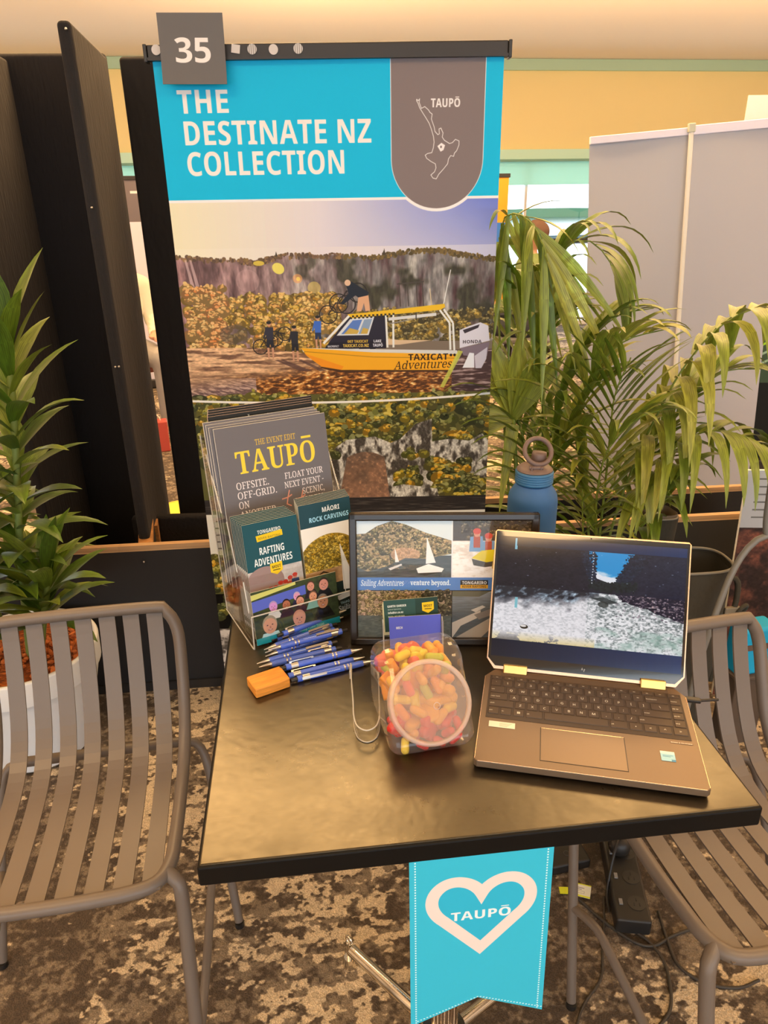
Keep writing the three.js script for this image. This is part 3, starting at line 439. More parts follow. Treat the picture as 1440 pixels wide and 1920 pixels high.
booklet('magazine', 'slate grey magazine with large yellow TAUPŌ title, front copy in the holder', 'magazine', 'magazines in the top tier', 0.208, 0.292, 0.004, coverMat, paper, darkPaper, holderM, [0.112, 0.062, -0.107], 0.165, -0.0);
for (let i = 0; i < 3; i++) booklet('magazine', 'slate grey magazine tucked right behind the front TAUPŌ copy', 'magazine', 'magazines in the top tier', 0.208, 0.292, 0.004, coverMat, paper, darkPaper, holderM, [0.106 - i * 0.003, 0.064 + i * 0.0035, -0.113 - i * 0.0055], 0.168);
for (let i = 0; i < 4; i++) booklet('brochure', 'black covered brochure with pink page edges, standing behind the magazines', 'brochure', 'black brochures at the back of the holder', 0.196, 0.297, 0.0035, printed(blackCover, 0.4), pinkEdge, pinkEdge, holderM, [0.106 + i * 0.002, 0.072 + i * 0.003, -0.133 - i * 0.005], 0.175, 0.0);
const raftTex = canvas(320, 660, (x, W, H) => {
  x.fillStyle = '#1f4f55'; x.fillRect(0, 0, W, H); text(x, 'TONGARIRO', 84, 66, 28, 136, '#e9e2d4'); poly(x, [[72, 74], [226, 64], [228, 96], [76, 108]], '#efc01c'); text(x, 'RIVER RAFTING', 84, 98, 17, 132, '#9a8320');
  text(x, 'RAFTING', 80, 182, 56, 150, '#f0eadf'); text(x, 'ADVENTURES', 44, 242, 58, 226, '#f0eadf');
  pixels(x, 0, 268, W, 392, (i, j) => { const f = fbm(i / 20, j / 20, 4); return mixc([220, 204, 190], [172, 160, 150], f); });
  ell(x, 96, 340, 110, 90, '#9d8078'); foliage(x, 0, 560, W, 660, 60, 16, [[92, 88, 50], [120, 104, 48]]);
  for (let i = 0; i < 8; i++) { const px = 60 + i * 30, py = 410 - i * 9 + rr(-8, 8); poly(x, [[px - 22, py + 14], [px + 22, py + 14], [px + 26, py + 66], [px - 26, py + 66]], i % 2 ? '#33456e' : '#b8452e'); ell(x, px, py, 13, 15, '#c4826a'); ell(x, px, py - 7, 15, 11, '#c0392b'); }
  poly(x, [[10, 470], [150, 500], [300, 400], [318, 420], [190, 540], [40, 520]], '#2c76b8'); poly(x, [[20, 490], [150, 520], [150, 534], [24, 512]], '#e0a020');
  shield(x, 168, 276, 36);
});
const carvTex = canvas(320, 660, (x, W, H) => {
  x.fillStyle = '#24454c'; x.fillRect(0, 0, W, H); text(x, 'MAORI', 140, 58, 36, 112, '#f0e6da', 'bold', 'sans-serif', 1); text(x, 'ROCK CARVINGS', 56, 102, 36, 250, '#a8d4e0');
  x.fillStyle = '#f0e2d0'; x.fillRect(0, 128, W, 120); ell(x, 170, 330, 190, 150, '#a07c24'); clip(x, [[0, 250], [40, 215], [120, 180], [220, 185], [320, 240], [320, 420], [0, 420]], () => foliage(x, 0, 190, W, 380, 260, 18, [[206, 158, 38], [184, 138, 30], [146, 116, 36], [222, 178, 66]]));
  pixels(x, 0, 372, W, 92, (i, j) => { const f = fbm(i / 24, j / 18, 4); return mixc([216, 164, 108], [150, 112, 74], f); }); poly(x, [[70, 400], [110, 378], [150, 396], [150, 402], [110, 388]], '#3a2c20');
  x.fillStyle = '#1d2a26'; x.fillRect(0, 458, W, 202); poly(x, [[232, 250], [318, 520], [226, 508]], '#e8dac6'); poly(x, [[228, 250], [234, 250], [240, 540], [234, 540]], '#d8c8b4'); poly(x, [[170, 540], [320, 515], [320, 548], [190, 566]], '#e2d2bc');
  text(x, 'TAUPŌ', 196, 590, 18, 60, '#a9b8b4'); text(x, 'Sailing A', 176, 626, 38, 140, '#f0e8dc', 'italic', 'serif');
});
const raftMat = printed(raftTex, 0.35), carvMat = printed(carvTex, 0.35), cutEdge = std('#d9cdb2', 0.8);
for (let i = 0; i < 8; i++) booklet('leaflet', i ? 'dark teal rafting leaflet tucked behind the front rafting leaflet' : 'front rafting leaflet, teal with white title and yellow badge', 'leaflet', i ? 'rafting leaflets in the holder' : undefined, 0.0985, 0.21, 0.0016, raftMat, cutEdge, cutEdge, holderM, [0.0575 - i * 0.0012, 0.004 + i * 0.0008, -0.014 - i * 0.0046], 0.145);
for (let i = 0; i < 7; i++) booklet('leaflet', i ? 'dark teal rock carvings leaflet tucked behind the front carvings leaflet' : 'front rock carvings leaflet with golden hill and white sail', 'leaflet', i ? 'rock carvings leaflets in the holder' : undefined, 0.0985, 0.222, 0.0016, carvMat, cutEdge, cutEdge, holderM, [0.1605 + i * 0.0006, 0.005 + i * 0.0006, -0.014 - i * 0.0042], 0.145);
const groupTex = canvas(640, 400, (x, W, H) => {
  pixels(x, 0, 0, W, H, (i, j) => { const f = fbm(i / 26, j / 20, 4); return mixc([74, 84, 46], [46, 52, 34], f); }); poly(x, [[0, 70], [400, 40], [400, 110], [0, 150]], '#5964b8'); poly(x, [[0, 20], [330, 0], [330, 20], [0, 60]], '#cfc66a');
  const head = (cx, cy, r, skin, hair, shirt) => { poly(x, [[cx - r * 1.7, cy + r * 2.6], [cx - r * 0.9, cy + r * 0.9], [cx + r * 0.9, cy + r * 0.9], [cx + r * 1.7, cy + r * 2.6]], shirt); ell(x, cx, cy - r * 0.12, r * 0.86, r * 1.06, hair); ell(x, cx, cy + r * 0.12, r * 0.8, r * 0.95, skin); ell(x, cx - r * 0.3, cy - r * 0.02, r * 0.1, r * 0.07, '#4a3026'); ell(x, cx + r * 0.3, cy - r * 0.02, r * 0.1, r * 0.07, '#4a3026'); ell(x, cx + r * 0.02, cy + r * 0.26, r * 0.1, r * 0.14, 'rgba(150,80,60,0.5)'); ell(x, cx, cy + r * 0.56, r * 0.28, r * 0.09, '#8a4038'); ell(x, cx, cy + r * 0.54, r * 0.2, r * 0.04, '#f2e4dc'); };
  head(440, 60, 34, '#d58f74', '#5a3628', '#2a1f24'); head(540, 70, 44, '#d98f78', '#3a2a22', '#1d1c1e'); head(330, 110, 30, '#dc96b0', '#c0a0b0', '#2f2a44'); head(150, 140, 36, '#d08cc0', '#b090b0', '#e8dccf'); head(246, 150, 36, '#b06a4c', '#2a1c18', '#3c2026'); head(350, 150, 36, '#d49274', '#3a2a20', '#44242a'); head(450, 140, 36, '#d8946e', '#6a4a34', '#8ab8a8'); head(520, 200, 50, '#cc8a64', '#8a7a68', '#1c1b1d'); head(110, 270, 62, '#dfa080', '#a89880', '#bfe0e0'); head(330, 280, 56, '#dc9a80', '#d09078', '#e8dcd0');
  x.fillStyle = '#1fa0ac'; x.fillRect(0, 352, W, 48); text(x, 'Love Sailing • Love Taupō', 260, 384, 26, 250, '#d6f0ee', 'italic', 'serif'); x.fillRect(0, 0, 0, 0);
});
booklet('leaflet', 'wide leaflet with a smiling group photograph and teal band, in the lowest pocket', 'leaflet', undefined, 0.158, 0.098, 0.0016, printed(groupTex, 0.25), cutEdge, cutEdge, holderM, [0.082, 0.004, 0.0015], 0.13);

// ================================================================ photo frame
{
  const turn = -0.035, m4 = new THREE.Matrix4().makeRotationY(turn).setPosition(-0.061, TOP, -1.083), lean = 0.20, W = 0.318, H = 0.232;
  const o = thing('photo_frame', 'black picture frame with four lake photographs standing behind the laptop', 'frame', [-0.061, TOP, -1.083], turn);
  const q = new THREE.Group(); void q; void m4;
  const T = (g) => at(g, 0, 0, 0, -lean);
  const gloss = std(new THREE.Color(0.022, 0.018, 0.016), 0.22);
  const bar = (w, h, x, y) => T(box(w, h, 0.017, x, y, -0.004, 0.003));
  for (const [w, h, x, y] of [[W, 0.013, W / 2, 0.0065], [W, 0.013, W / 2, H - 0.0065], [0.013, H, 0.0065, H / 2], [0.013, H, W - 0.0065, H / 2]]) part('frame_bar', bar(w, h, x, y), gloss, o);
  const tex = canvas(1060, 740, (x, CW, CH) => {
    const sky = (a, b, w, h) => { x.fillStyle = '#d8dad4'; x.fillRect(a, b, w, h); };
    sky(0, 0, 580, 340); pixels(x, 0, 220, 580, 136, (i, j) => { const f = fbm(i / 50, j / 6, 3); return mixc([58, 62, 60], [104, 104, 98], f); });
    clip(x, [[0, 90], [60, 86], [130, 40], [220, 10], [300, 30], [420, 80], [580, 130], [580, 210], [420, 240], [300, 236], [180, 290], [70, 320], [0, 290]], () => { x.fillStyle = '#a98c62'; x.fillRect(0, 0, 580, 330); foliage(x, 0, 10, 580, 300, 560, 17, [[152, 128, 78], [176, 146, 96], [120, 104, 62], [196, 160, 108], [98, 86, 54]]); ell(x, 300, 215, 90, 44, 'rgba(226,170,130,0.6)'); });
    poly(x, [[236, 170], [262, 260], [238, 262]], '#eee2d4'); poly(x, [[196, 300], [276, 270], [280, 280], [210, 312]], '#d8ccc0'); poly(x, [[430, 106], [484, 264], [424, 272]], '#efe4d8'); poly(x, [[366, 300], [440, 272], [534, 300], [520, 322], [380, 336]], '#f0e6da'); poly(x, [[360, 330], [520, 322], [420, 345]], '#3a3834');
    x.fillStyle = '#544a40'; x.fillRect(586, 0, 474, 150); foliage(x, 640, 0, 1060, 110, 130, 13, [[120, 100, 74], [84, 70, 54], [150, 128, 100]]); pixels(x, 586, 130, 474, 226, (i, j) => { const f = fbm(i / 26, j / 12, 4); return mixc([206, 184, 164], [248, 236, 222], Math.min(1, f * 1.5 + (j > 110 ? 0.3 : 0))); });
    for (const [px, py] of [[730, 76], [800, 104]]) { poly(x, [[px - 40, py + 30], [px + 34, py + 26], [px + 46, py + 120], [px - 46, py + 120]], '#7a9cc0'); poly(x, [[px - 20, py + 28], [px + 20, py + 28], [px + 20, py + 96], [px - 20, py + 96]], '#b4563c'); ell(x, px, py + 8, 20, 24, '#d49274'); ell(x, px, py - 4, 24, 18, '#d0503c'); }
    poly(x, [[700, 236], [760, 190], [1060, 160], [1060, 210], [790, 262]], '#ead024'); poly(x, [[700, 240], [790, 262], [1060, 214], [1060, 256], [780, 292], [712, 280]], '#5a5040'); poly(x, [[850, 120], [826, 300]], null, '#e0b050', 8);
    x.fillStyle = '#5a82bc'; x.fillRect(0, 356, CW, 80); text(x, 'Sailing Adventures', 26, 408, 50, 262, '#ecf0f4', 'italic', 'serif'); text(x, 'venture beyond.', 330, 404, 44, 246, '#ecf0f4', 'bold', 'serif'); x.fillStyle = '#2c2c2c'; x.fillRect(634, 372, 168, 52); text(x, 'TONGARIRO', 644, 398, 26, 150, '#efe6da'); x.fillStyle = '#e0a028'; x.fillRect(634, 402, 168, 22); text(x, 'RIVER RAFTING', 644, 419, 17, 148, '#5a4a20'); text(x, '35', 850, 412, 40, 60, '#b8d8d0');
    x.fillStyle = '#a48a72'; x.fillRect(0, 440, 580, 160); foliage(x, 0, 440, 460, 600, 320, 16, [[178, 150, 108], [150, 128, 84], [206, 164, 136], [120, 106, 70]]); foliage(x, 400, 440, 580, 620, 90, 20, [[64, 58, 44], [88, 80, 60]]); pixels(x, 0, 596, 580, 144, (i, j) => { const f = fbm(i / 20, j / 8, 4); return mixc([66, 70, 62], [110, 110, 98], f); });
    pixels(x, 586, 440, 474, 300, (i, j) => { const f = fbm(i / 50, j / 5, 3); return mixc(mixc([172, 178, 184], [92, 100, 104], Math.min(1, j / 150)), [76, 72, 66], Math.min(1, f * 0.6)); }); poly(x, [[586, 440], [820, 440], [750, 476], [586, 474]], '#6a6450'); poly(x, [[586, 640], [760, 560], [760, 600], [640, 660], [586, 740]], '#cfc0b0'); poly(x, [[600, 740], [850, 590], [880, 620], [760, 740]], '#b4a696'); poly(x, [[720, 590], [850, 540], [870, 536], [830, 590], [750, 620]], '#8a8078'); poly(x, [[700, 560], [770, 530], [790, 540], [730, 574]], '#d4cabc');
    x.fillStyle = '#e8e0d6'; x.fillRect(578, 0, 8, 356);
  });
  part('photo_print', T(new THREE.PlaneGeometry(W - 0.022, H - 0.022).translate(W / 2, H / 2, -0.002)), printed(tex, 0.5), o, 'four lake photographs with a blue band of names');
  part('glass_sheet', T(box(W - 0.022, H - 0.022, 0.0012, W / 2, H / 2, 0.0005)), new THREE.MeshPhysicalMaterial({ color: 0xffffff, roughness: 0.02, transmission: 1, thickness: 0, specularIntensity: 0.35 }), o);
  part('backing_board', T(box(W - 0.01, H - 0.01, 0.003, W / 2, H / 2, -0.009)), M.blackPlastic, o);
  part('easel_strut', rod([W / 2, H * 0.6, -0.06], [W / 2, 0.004, -0.115], 0.004, 8), M.blackPlastic, o);
}
// ================================================================ business card holder
{
  const turn = 0.06, o = thing('card_holder', 'small clear acrylic business card holder behind the sweet jar', 'holder', [0.045, TOP, -1.035], turn), w = 0.098;
  part('back_plate', at(box(w, 0.075, 0.002, 0, 0.0375, 0), 0, 0, -0.02, -0.2), acrylic, o);
  for (const s of [-1, 1]) { part('side_plate', at(box(0.002, 0.07, 0.035, s * w / 2, 0.035, 0), 0, 0, -0.008, -0.1), acrylic, o); part('side_rim', rod([s * w / 2, 0.0, 0.008], [s * w / 2, 0.073, -0.012], 0.0012, 6), acrylicEdge, o); }
  part('front_plate', at(box(w, 0.03, 0.002, 0, 0.015, 0), 0, 0, 0.008, -0.15), acrylic, o);
  const m4 = new THREE.Matrix4().makeRotationY(turn).setPosition(0.045, TOP, -1.035);
  const green = canvas(512, 304, (x, W, H) => { x.fillStyle = '#35544e'; x.fillRect(0, 0, W, H); x.fillStyle = '#2c433c'; x.fillRect(300, 0, 212, H); text(x, 'GARTH OARDER', 34, 70, 28, 180, '#f0ece0'); text(x, 'General Operations', 36, 96, 18, 128, '#cfd6cc', 'normal'); text(x, 'info@trr.co.nz', 36, 132, 28, 146, '#f0ece0'); text(x, 'Mobile : 027 189 5620', 36, 166, 20, 156, '#e0e4da'); shield(x, 418, 98, 56); });
  const violet = canvas(512, 304, (x, W, H) => { x.fillStyle = '#5f66cc'; x.fillRect(0, 0, W, H); text(x, 'MICH', 66, 118, 32, 66, '#f0ece8'); });
  const creamCard = std('#e6d9ac', 0.7);
  for (let i = 0; i < 3; i++) booklet('business_card', i ? 'cream edged business card behind the green card' : 'dark green business card with yellow shield badge', 'business card', i ? 'spare cards in the card holder' : undefined, 0.09, 0.055, 0.001, i ? creamCard : printed(green, 0.4), creamCard, creamCard, m4, [-0.001 * i, 0.046 - i * 0.004, -0.018 - i * 0.0016], 0.2, 0.035);
  booklet('business_card', 'violet blue business card in front of the green one', 'business card', undefined, 0.086, 0.055, 0.001, printed(violet, 0.4), creamCard, creamCard, m4, [0.005, 0.022, -0.003], 0.2, 0.02);
}
// ================================================================ pens, wooden block, tongs
{
  const blue = phys('#4a66c4', 0.38, { clearcoat: 0.3 }), L = 0.143, r = 0.0053;
  const pen = thing('ballpoint_pen', 'blue ballpoint pen with silver tip and clip', 'pen');
  part('barrel', at(lathe([[0, 0.021], [r * 0.92, 0.021], [r, 0.03], [r, 0.118], [r * 0.96, 0.132], [r * 0.96, 0.1325], [0, 0.1325]], 18), 0, 0, 0, 0, 0, -Math.PI / 2), blue, pen);
  part('tip', at(lathe([[0, 0], [0.0008, 0], [0.0014, 0.004], [r * 0.88, 0.0215], [0, 0.0215]], 16), 0, 0, 0, 0, 0, -Math.PI / 2), M.steel, pen);
  for (const y of [0.047, 0.053]) part('ring', at(cyl(r * 1.04, r * 1.04, 0.0022, 0, y, 0, 16), 0, 0, 0, 0, 0, -Math.PI / 2), M.steel, pen);
  part('button', at(cyl(r * 0.6, r * 0.6, 0.011, 0, 0.1375, 0, 12), 0, 0, 0, 0, 0, -Math.PI / 2), M.blackPlastic, pen);
  part('collar', at(cyl(r * 1.05, r * 1.05, 0.012, 0, 0.118, 0, 16), 0, 0, 0, 0, 0, -Math.PI / 2), M.steel, pen);
  const clipP = part('clip', merge([box(0.04, 0.0012, 0.004, 0.106, 0.0075, 0), box(0.004, 0.003, 0.004, 0.124, 0.006, 0), box(0.004, 0.002, 0.004, 0.087, 0.0066, 0)]), M.steel, pen); void clipP;
  const imprint = canvas(128, 16, (x) => { x.fillStyle = '#4a66c4'; x.fillRect(0, 0, 128, 16); x.fillStyle = '#e8ecf6'; for (let i = 0; i < 24; i++) x.fillRect(6 + i * 4.8, 5 + (i % 3), 3, 6 - (i % 2) * 2); });
  part('imprint', at(new THREE.PlaneGeometry(0.04, 0.003), 0.08, r + 0.0003, 0.0005, -Math.PI / 2), printed(imprint, 0.5), pen, 'tiny pale web address');
  // tip x z, far end x z, roll, height above the table
  const spots = [
    [-0.072, -1.172, -0.207, -1.074, 0.6, 0.016], [-0.208, -1.062, -0.075, -1.150, 0.4, 0.0055], [-0.205, -1.053, -0.075, -1.132, -0.4, 0.0055], [-0.203, -1.042, -0.070, -1.118, 0.9, 0.0055], [-0.078, -1.165, -0.210, -1.083, 0.2, 0.0055],
    [-0.198, -1.047, -0.068, -1.106, 0.3, 0.0150],
    [-0.214, -1.021, -0.084, -1.083, 0.5, 0.0055], [-0.209, -1.011, -0.074, -1.066, -0.7, 0.0055], [-0.187, -0.999, -0.052, -1.052, 0.1, 0.0055], [-0.040, -1.046, -0.178, -0.990, 0.4, 0.0150], [-0.036, -1.036, -0.172, -0.979, 0.8, 0.0055], [-0.0195, -1.026, -0.155, -0.972, -1.1, 0.0055],
  ];
  const PEN = { 0: 'blue ballpoint pen lying highest, across the foot of the leaflets', 5: 'blue ballpoint pen resting across the inner bundle, silver tip toward the block', 9: 'blue ballpoint pen resting on two outer pens, its clicker end above the wooden block', 10: 'blue ballpoint pen whose clicker end touches the wooden block', 6: 'blue ballpoint pen with bare silver tip sticking out beyond the inner bundle', 4: 'blue ballpoint pen pressed against the lowest leaflet pocket' };
  spots.forEach(([x0, z0, x1, z1, roll, y], i) => {
    const p = i ? pen.clone() : pen; if (i) { p.name = numbered('ballpoint_pen'); scene.add(p); }
    p.position.set(x0, TOP + y, z0); p.rotation.order = 'YXZ'; p.rotation.set(roll, Math.atan2(-(z1 - z0), x1 - x0), 0);
    p.userData = { label: PEN[i] ??( i === 11 ? 'blue ballpoint pen lying outermost of the row, clip facing the table front' : y > 0.01 ? 'blue ballpoint pen lying on top of other pens' : 'blue ballpoint pen lying side by side with others in front of the leaflets'), category: 'pen', group: 'blue pens in front of the brochure holder' };
  });
  const block = thing('wooden_block', 'small orange brown wooden block at the end of the pens', 'block', [-0.187, TOP, -0.966], 0.53);
  part('block_body', box(0.058, 0.018, 0.040, 0, 0.009, 0, 0.003, 3), new THREE.MeshStandardMaterial({ map: dataTex(128, (u, v) => { const n = fbm(u * 3, v * 16, 3, 32), l = 0.86 + 0.25 * n; return [0.88 * l, 0.58 * l, 0.22 * l]; }), roughness: 0.6 }), block);
  // clear tongs: a strip on edge bent into a U
  const c = new THREE.CatmullRomCurve3([[-0.058, -1.003], [-0.0555, -0.96], [-0.0505, -0.90], [-0.0475, -0.858], [-0.0405, -0.838], [-0.029, -0.831], [-0.0175, -0.838], [-0.0115, -0.858], [-0.0115, -0.90], [-0.0125, -0.96], [-0.013, -1.003]].map(([x, z]) => V(x, 0, z))), pos = [], idx = [], n = 60;
  for (let i = 0; i <= n; i++) { const p = c.getPointAt(i / n), t = c.getTangentAt(i / n), a = [-t.z, t.x], s = i / n, hh = 0.016 + 0.006 * Math.sin(Math.PI * s); for (const [k, y] of [[-1, 0.0005], [1, 0.0005], [1, hh], [-1, hh]]) pos.push(p.x + a[0] * k * 0.0013, y, p.z + a[1] * k * 0.0013); if (i) for (let k = 0; k < 4; k++) { const q = (i - 1) * 4; idx.push(q + k, q + (k + 1) % 4, q + 4 + k, q + (k + 1) % 4, q + 4 + (k + 1) % 4, q + 4 + k); } }
  const g = new THREE.BufferGeometry(); g.setAttribute('position', new THREE.Float32BufferAttribute(pos, 3)); g.setAttribute('uv', new THREE.Float32BufferAttribute(new Float32Array(pos.length / 3 * 2), 2)); g.setIndex(idx); const gg = g.toNonIndexed(); gg.computeVertexNormals(); 
  const o = thing('plastic_tongs', 'clear plastic sweet tongs lying between the pens and the jar', 'tongs', [-0.034, TOP, -0.917]); gg.translate(0.034, 0, 0.917); part('bent_strip', gg, acrylic, o);
  const rimPts = []; for (let i = 0; i <= 40; i++) { const p = c.getPointAt(i / 40); rimPts.push([p.x + 0.034, 0.016 + 0.006 * Math.sin(Math.PI * i / 40), p.z + 0.917]); } part('strip_rim', merge([tube(rimPts, 0.0011, 80, 6), tube(rimPts.map(([x, , z]) => [x, 0.0012, z]), 0.001, 80, 6)]), acrylicEdge, o);
  for (const s of [0, 10]) part('grip', box(0.004, 0.014, 0.022, (s ? -0.0135 : -0.0575) + 0.034, 0.009, -0.99 + 0.917, 0.001), acrylicEdge, o);
}
// ================================================================ laptop
{
  const W = 0.300, D = 0.216, o = thing('laptop', 'open bronze laptop with gold hinges showing a river video', 'laptop', [0.115, TOP, -0.776], -0.21);
  const bronze = std(new THREE.Color(0.20, 0.145, 0.098), 0.42, { metalness: 0.45 }), copper = std(new THREE.Color(0.78, 0.52, 0.34), 0.25, { metalness: 0.9 }), keyMat = std(new THREE.Color(0.11, 0.078, 0.055), 0.5, { metalness: 0.2 });
  const shape = new THREE.Shape([[0.004, 0], [W - 0.004, 0], [W, 0.004], [W, D - 0.022], [W - 0.016, D], [0.016, D], [0, D - 0.022], [0, 0.004]].map(([a, b]) => new THREE.Vector2(a, b)));
  const slabOf = (s, h, y, bev) => { const g = new THREE.ExtrudeGeometry(s, { depth: h - 2 * bev, bevelEnabled: true, bevelThickness: bev, bevelSize: bev, bevelOffset: -bev, bevelSegments: 2 }); g.rotateX(-Math.PI / 2); g.translate(0, y + bev, 0); return g; };
  const base = part('base', slabOf(shape, 0.011, 0.0045, 0.0012), bronze, o, 'bronze keyboard base');
  part('bottom_cover', slabOf(new THREE.Shape([[0.012, 0.01], [W - 0.012, 0.01], [W - 0.012, D - 0.02], [0.012, D - 0.02]].map(([a, b]) => new THREE.Vector2(a, b))), 0.0045, 0.0005, 0.001), M.blackPlastic, o);
  part('polished_edge', merge([rod([0.005, 0.0152, -0.0006], [W - 0.005, 0.0152, -0.0006], 0.0007, 6), rod([W - 0.0006, 0.0152, -0.005], [W - 0.0006, 0.0152, -D + 0.024], 0.0007, 6), rod([0.0006, 0.0152, -0.005], [0.0006, 0.0152, -D + 0.024], 0.0007, 6)]), copper, o, 'bright copper edge line');
  const TY = 0.0156;
  // keyboard: an atlas of legends, one mesh per key
  const kx0 = 0.010, kx1 = W - 0.010, kz0 = 0.093, kz1 = 0.1955, aw = 1680, ah = 620, sx = aw / (kx1 - kx0), keys = [];
  const rows = [
    [0.0975, 0.0145, [['esc', 1], ['?', 1], ['☼', 1], ['☼', 1], ['▣', 1], ['≡', 1], ['◁', 1], ['▷', 1], ['⏮', 1], ['⏯', 1], ['⏭', 1], ['⇧', 1], ['▤', 1], ['✈', 1], ['⏻', 1]]],
    [0.0, 0, [['`', 1], ['1', 1], ['2', 1], ['3', 1], ['4', 1], ['5', 1], ['6', 1], ['7', 1], ['8', 1], ['9', 1], ['0', 1], ['-', 1], ['=', 1], ['backspace', 2], ['home', 1]]],
    [0, 0, [['tab', 1.35], ['Q', 1], ['W', 1], ['E', 1], ['R', 1], ['T', 1], ['Y', 1], ['U', 1], ['I', 1], ['O', 1], ['P', 1], ['[', 1], [']', 1], ['\\', 1.65], ['pg up', 1]]],
    [0, 0, [['caps lock', 1.65], ['A', 1], ['S', 1], ['D', 1], ['F', 1], ['G', 1], ['H', 1], ['J', 1], ['K', 1], ['L', 1], [';', 1], ["'", 1], ['enter', 2.35], ['pg dn', 1]]],
    [0, 0, [['shift', 2.2], ['Z', 1], ['X', 1], ['C', 1], ['V', 1], ['B', 1], ['N', 1], ['M', 1], [',', 1], ['.', 1], ['/', 1], ['shift', 2.8], ['end', 1]]],
    [0, 0, [['ctrl', 1.1], ['fn', 1.1], ['⊞', 1.1], ['alt', 1.6], ['', 5.6], ['alt', 1.6], ['•', 1.2], ['<', 1.2], ['^', 1.2], ['>', 1.3]]],
  ];
  let z = kz1; const rh = [0.0105, 0.0170, 0.0170, 0.0170, 0.0170, 0.0170];
  rows.forEach((row, ri) => {
    const list = row[2], total = list.reduce((a, k) => a + k[1], 0), u = (kx1 - kx0) / total; let x = kx0;
    list.forEach(([s, w]) => { keys.push({ s, x: x + 0.0014, w: w * u - 0.0028, z: z - 0.0012, d: rh[ri] - 0.0024, ri }); x += w * u; }); z -= rh[ri];
  });
  const X = (x) => (x - kx0) * sx, Y = (z) => (kz1 - z) * sx;
  const atlas = canvas(aw, ah, (c) => {
    c.fillStyle = '#54402f'; c.fillRect(0, 0, aw, ah);
    keys.forEach((k) => { if (!k.s) return; const big = k.s.length === 1 && k.ri > 0, size = big ? 40 : 20; c.font = `normal ${size}px sans-serif`; c.fillStyle = '#eadbc4'; const m = c.measureText(k.s).width; if (k.ri === 0) { c.fillRect(X(k.x + k.w / 2) - 10, Y(k.z - k.d / 2) - 2, 20, 5); return; } if ('⊞'.includes(k.s)) { for (const [a, b] of [[0, 0], [14, 0], [0, 14], [14, 14]]) c.fillRect(X(k.x + k.w / 2) - 13 + a, Y(k.z - k.d / 2) - 13 + b, 12, 12); return; } c.fillText(k.s, big ? X(k.x + k.w / 2) - m / 2 : X(k.x) + 8, Y(k.z - k.d / 2) + (big ? 14 : 7)); });
  });
  const keyTop = new THREE.MeshStandardMaterial({ map: atlas, roughness: 0.5, metalness: 0.2 });
  part('keyboard_tray', box(kx1 - kx0 + 0.003, 0.0006, kz1 - kz0 + 0.001, W / 2, TY + 0.0001, -(kz0 + kz1) / 2), std(new THREE.Color(0.055, 0.038, 0.027), 0.6), o);
  keys.forEach((k) => {
    const h = 0.0015, e = 0.0005, x0 = k.x, x1 = k.x + k.w, zf = -(k.z - k.d), zb = -k.z, y0 = TY + 0.0002, y1 = TY + h;
    const top = [[x0 + e, y1, zf - e], [x1 - e, y1, zf - e], [x1 - e, y1, zb + e], [x0 + e, y1, zb + e]], bot = [[x0, y0, zf], [x1, y0, zf], [x1, y0, zb], [x0, y0, zb]], pos = [], uv = [];
    const quad = (a, b, c, d) => [a, b, c, a, c, d].forEach((p) => { pos.push(...p); uv.push(X(p[0]) / aw, 1 - Y(-p[2]) / ah); });
    quad(...top); for (let i = 0; i < 4; i++) quad(bot[i], bot[(i + 1) % 4], top[(i + 1) % 4], top[i]);
    const g = new THREE.BufferGeometry(); g.setAttribute('position', new THREE.Float32BufferAttribute(pos, 3)); g.setAttribute('uv', new THREE.Float32BufferAttribute(uv, 2)); g.computeVertexNormals();
    part('key', g, keyTop, base);
  });
  part('speaker_grille', box(W - 0.05, 0.0004, 0.012, W / 2, TY + 0.0001, -0.2035), std(new THREE.Color(0.10, 0.07, 0.05), 0.8), o);
  part('touchpad', box(0.112, 0.0006, 0.066, 0.144, TY + 0.0001, -0.049), std(new THREE.Color(0.20, 0.145, 0.098), 0.36, { metalness: 0.45 }), o); part('touchpad_gap', merge([box(0.114, 0.0003, 0.0008, 0.144, TY + 0.0001, -0.0156), box(0.0008, 0.0003, 0.068, 0.0872, TY + 0.0001, -0.049), box(0.0008, 0.0003, 0.068, 0.2008, TY + 0.0001, -0.049)]), M.blackPlastic, o);
  part('touchpad_edge', box(0.112, 0.0007, 0.0010, 0.144, TY + 0.0002, -0.0822), copper, o);
  const st1 = canvas(256, 96, (x) => { x.fillStyle = '#efe0c4'; x.fillRect(0, 0, 256, 96); x.fillStyle = '#b8a890'; for (let i = 0; i < 4; i++) x.fillRect(104, 20 + i * 17, 120 - i * 14, 6); });
  part('sticker', at(new THREE.BoxGeometry(0.037, 0.0003, 0.0125), 0.033, TY + 0.0004, -0.0785), printed(st1, 0.6), o, 'small cream label');
  const st2 = canvas(128, 160, (x) => { x.fillStyle = '#a8d0d8'; x.fillRect(0, 0, 128, 160); x.fillStyle = '#e4ecd8'; x.fillRect(0, 0, 128, 40); x.fillStyle = '#5a90b0'; x.fillRect(18, 66, 92, 8); x.fillRect(18, 84, 70, 8); x.fillRect(90, 130, 38, 30); });
  part('sticker', at(new THREE.BoxGeometry(0.0185, 0.0003, 0.019), 0.255, TY + 0.0004, -0.055), printed(st2, 0.4), o, 'small blue processor sticker');
  const mark = canvas(256, 32, (x) => { x.fillStyle = '#8b6d52'; x.fillRect(0, 0, 256, 32); text(x, 'BANG & OLUFSEN', 8, 24, 22, 240, '#e8d8c0'); });
  part('speaker_mark', at(new THREE.BoxGeometry(0.03, 0.0002, 0.0036), 0.277, TY + 0.0003, -0.0855), printed(mark, 0.5), o);
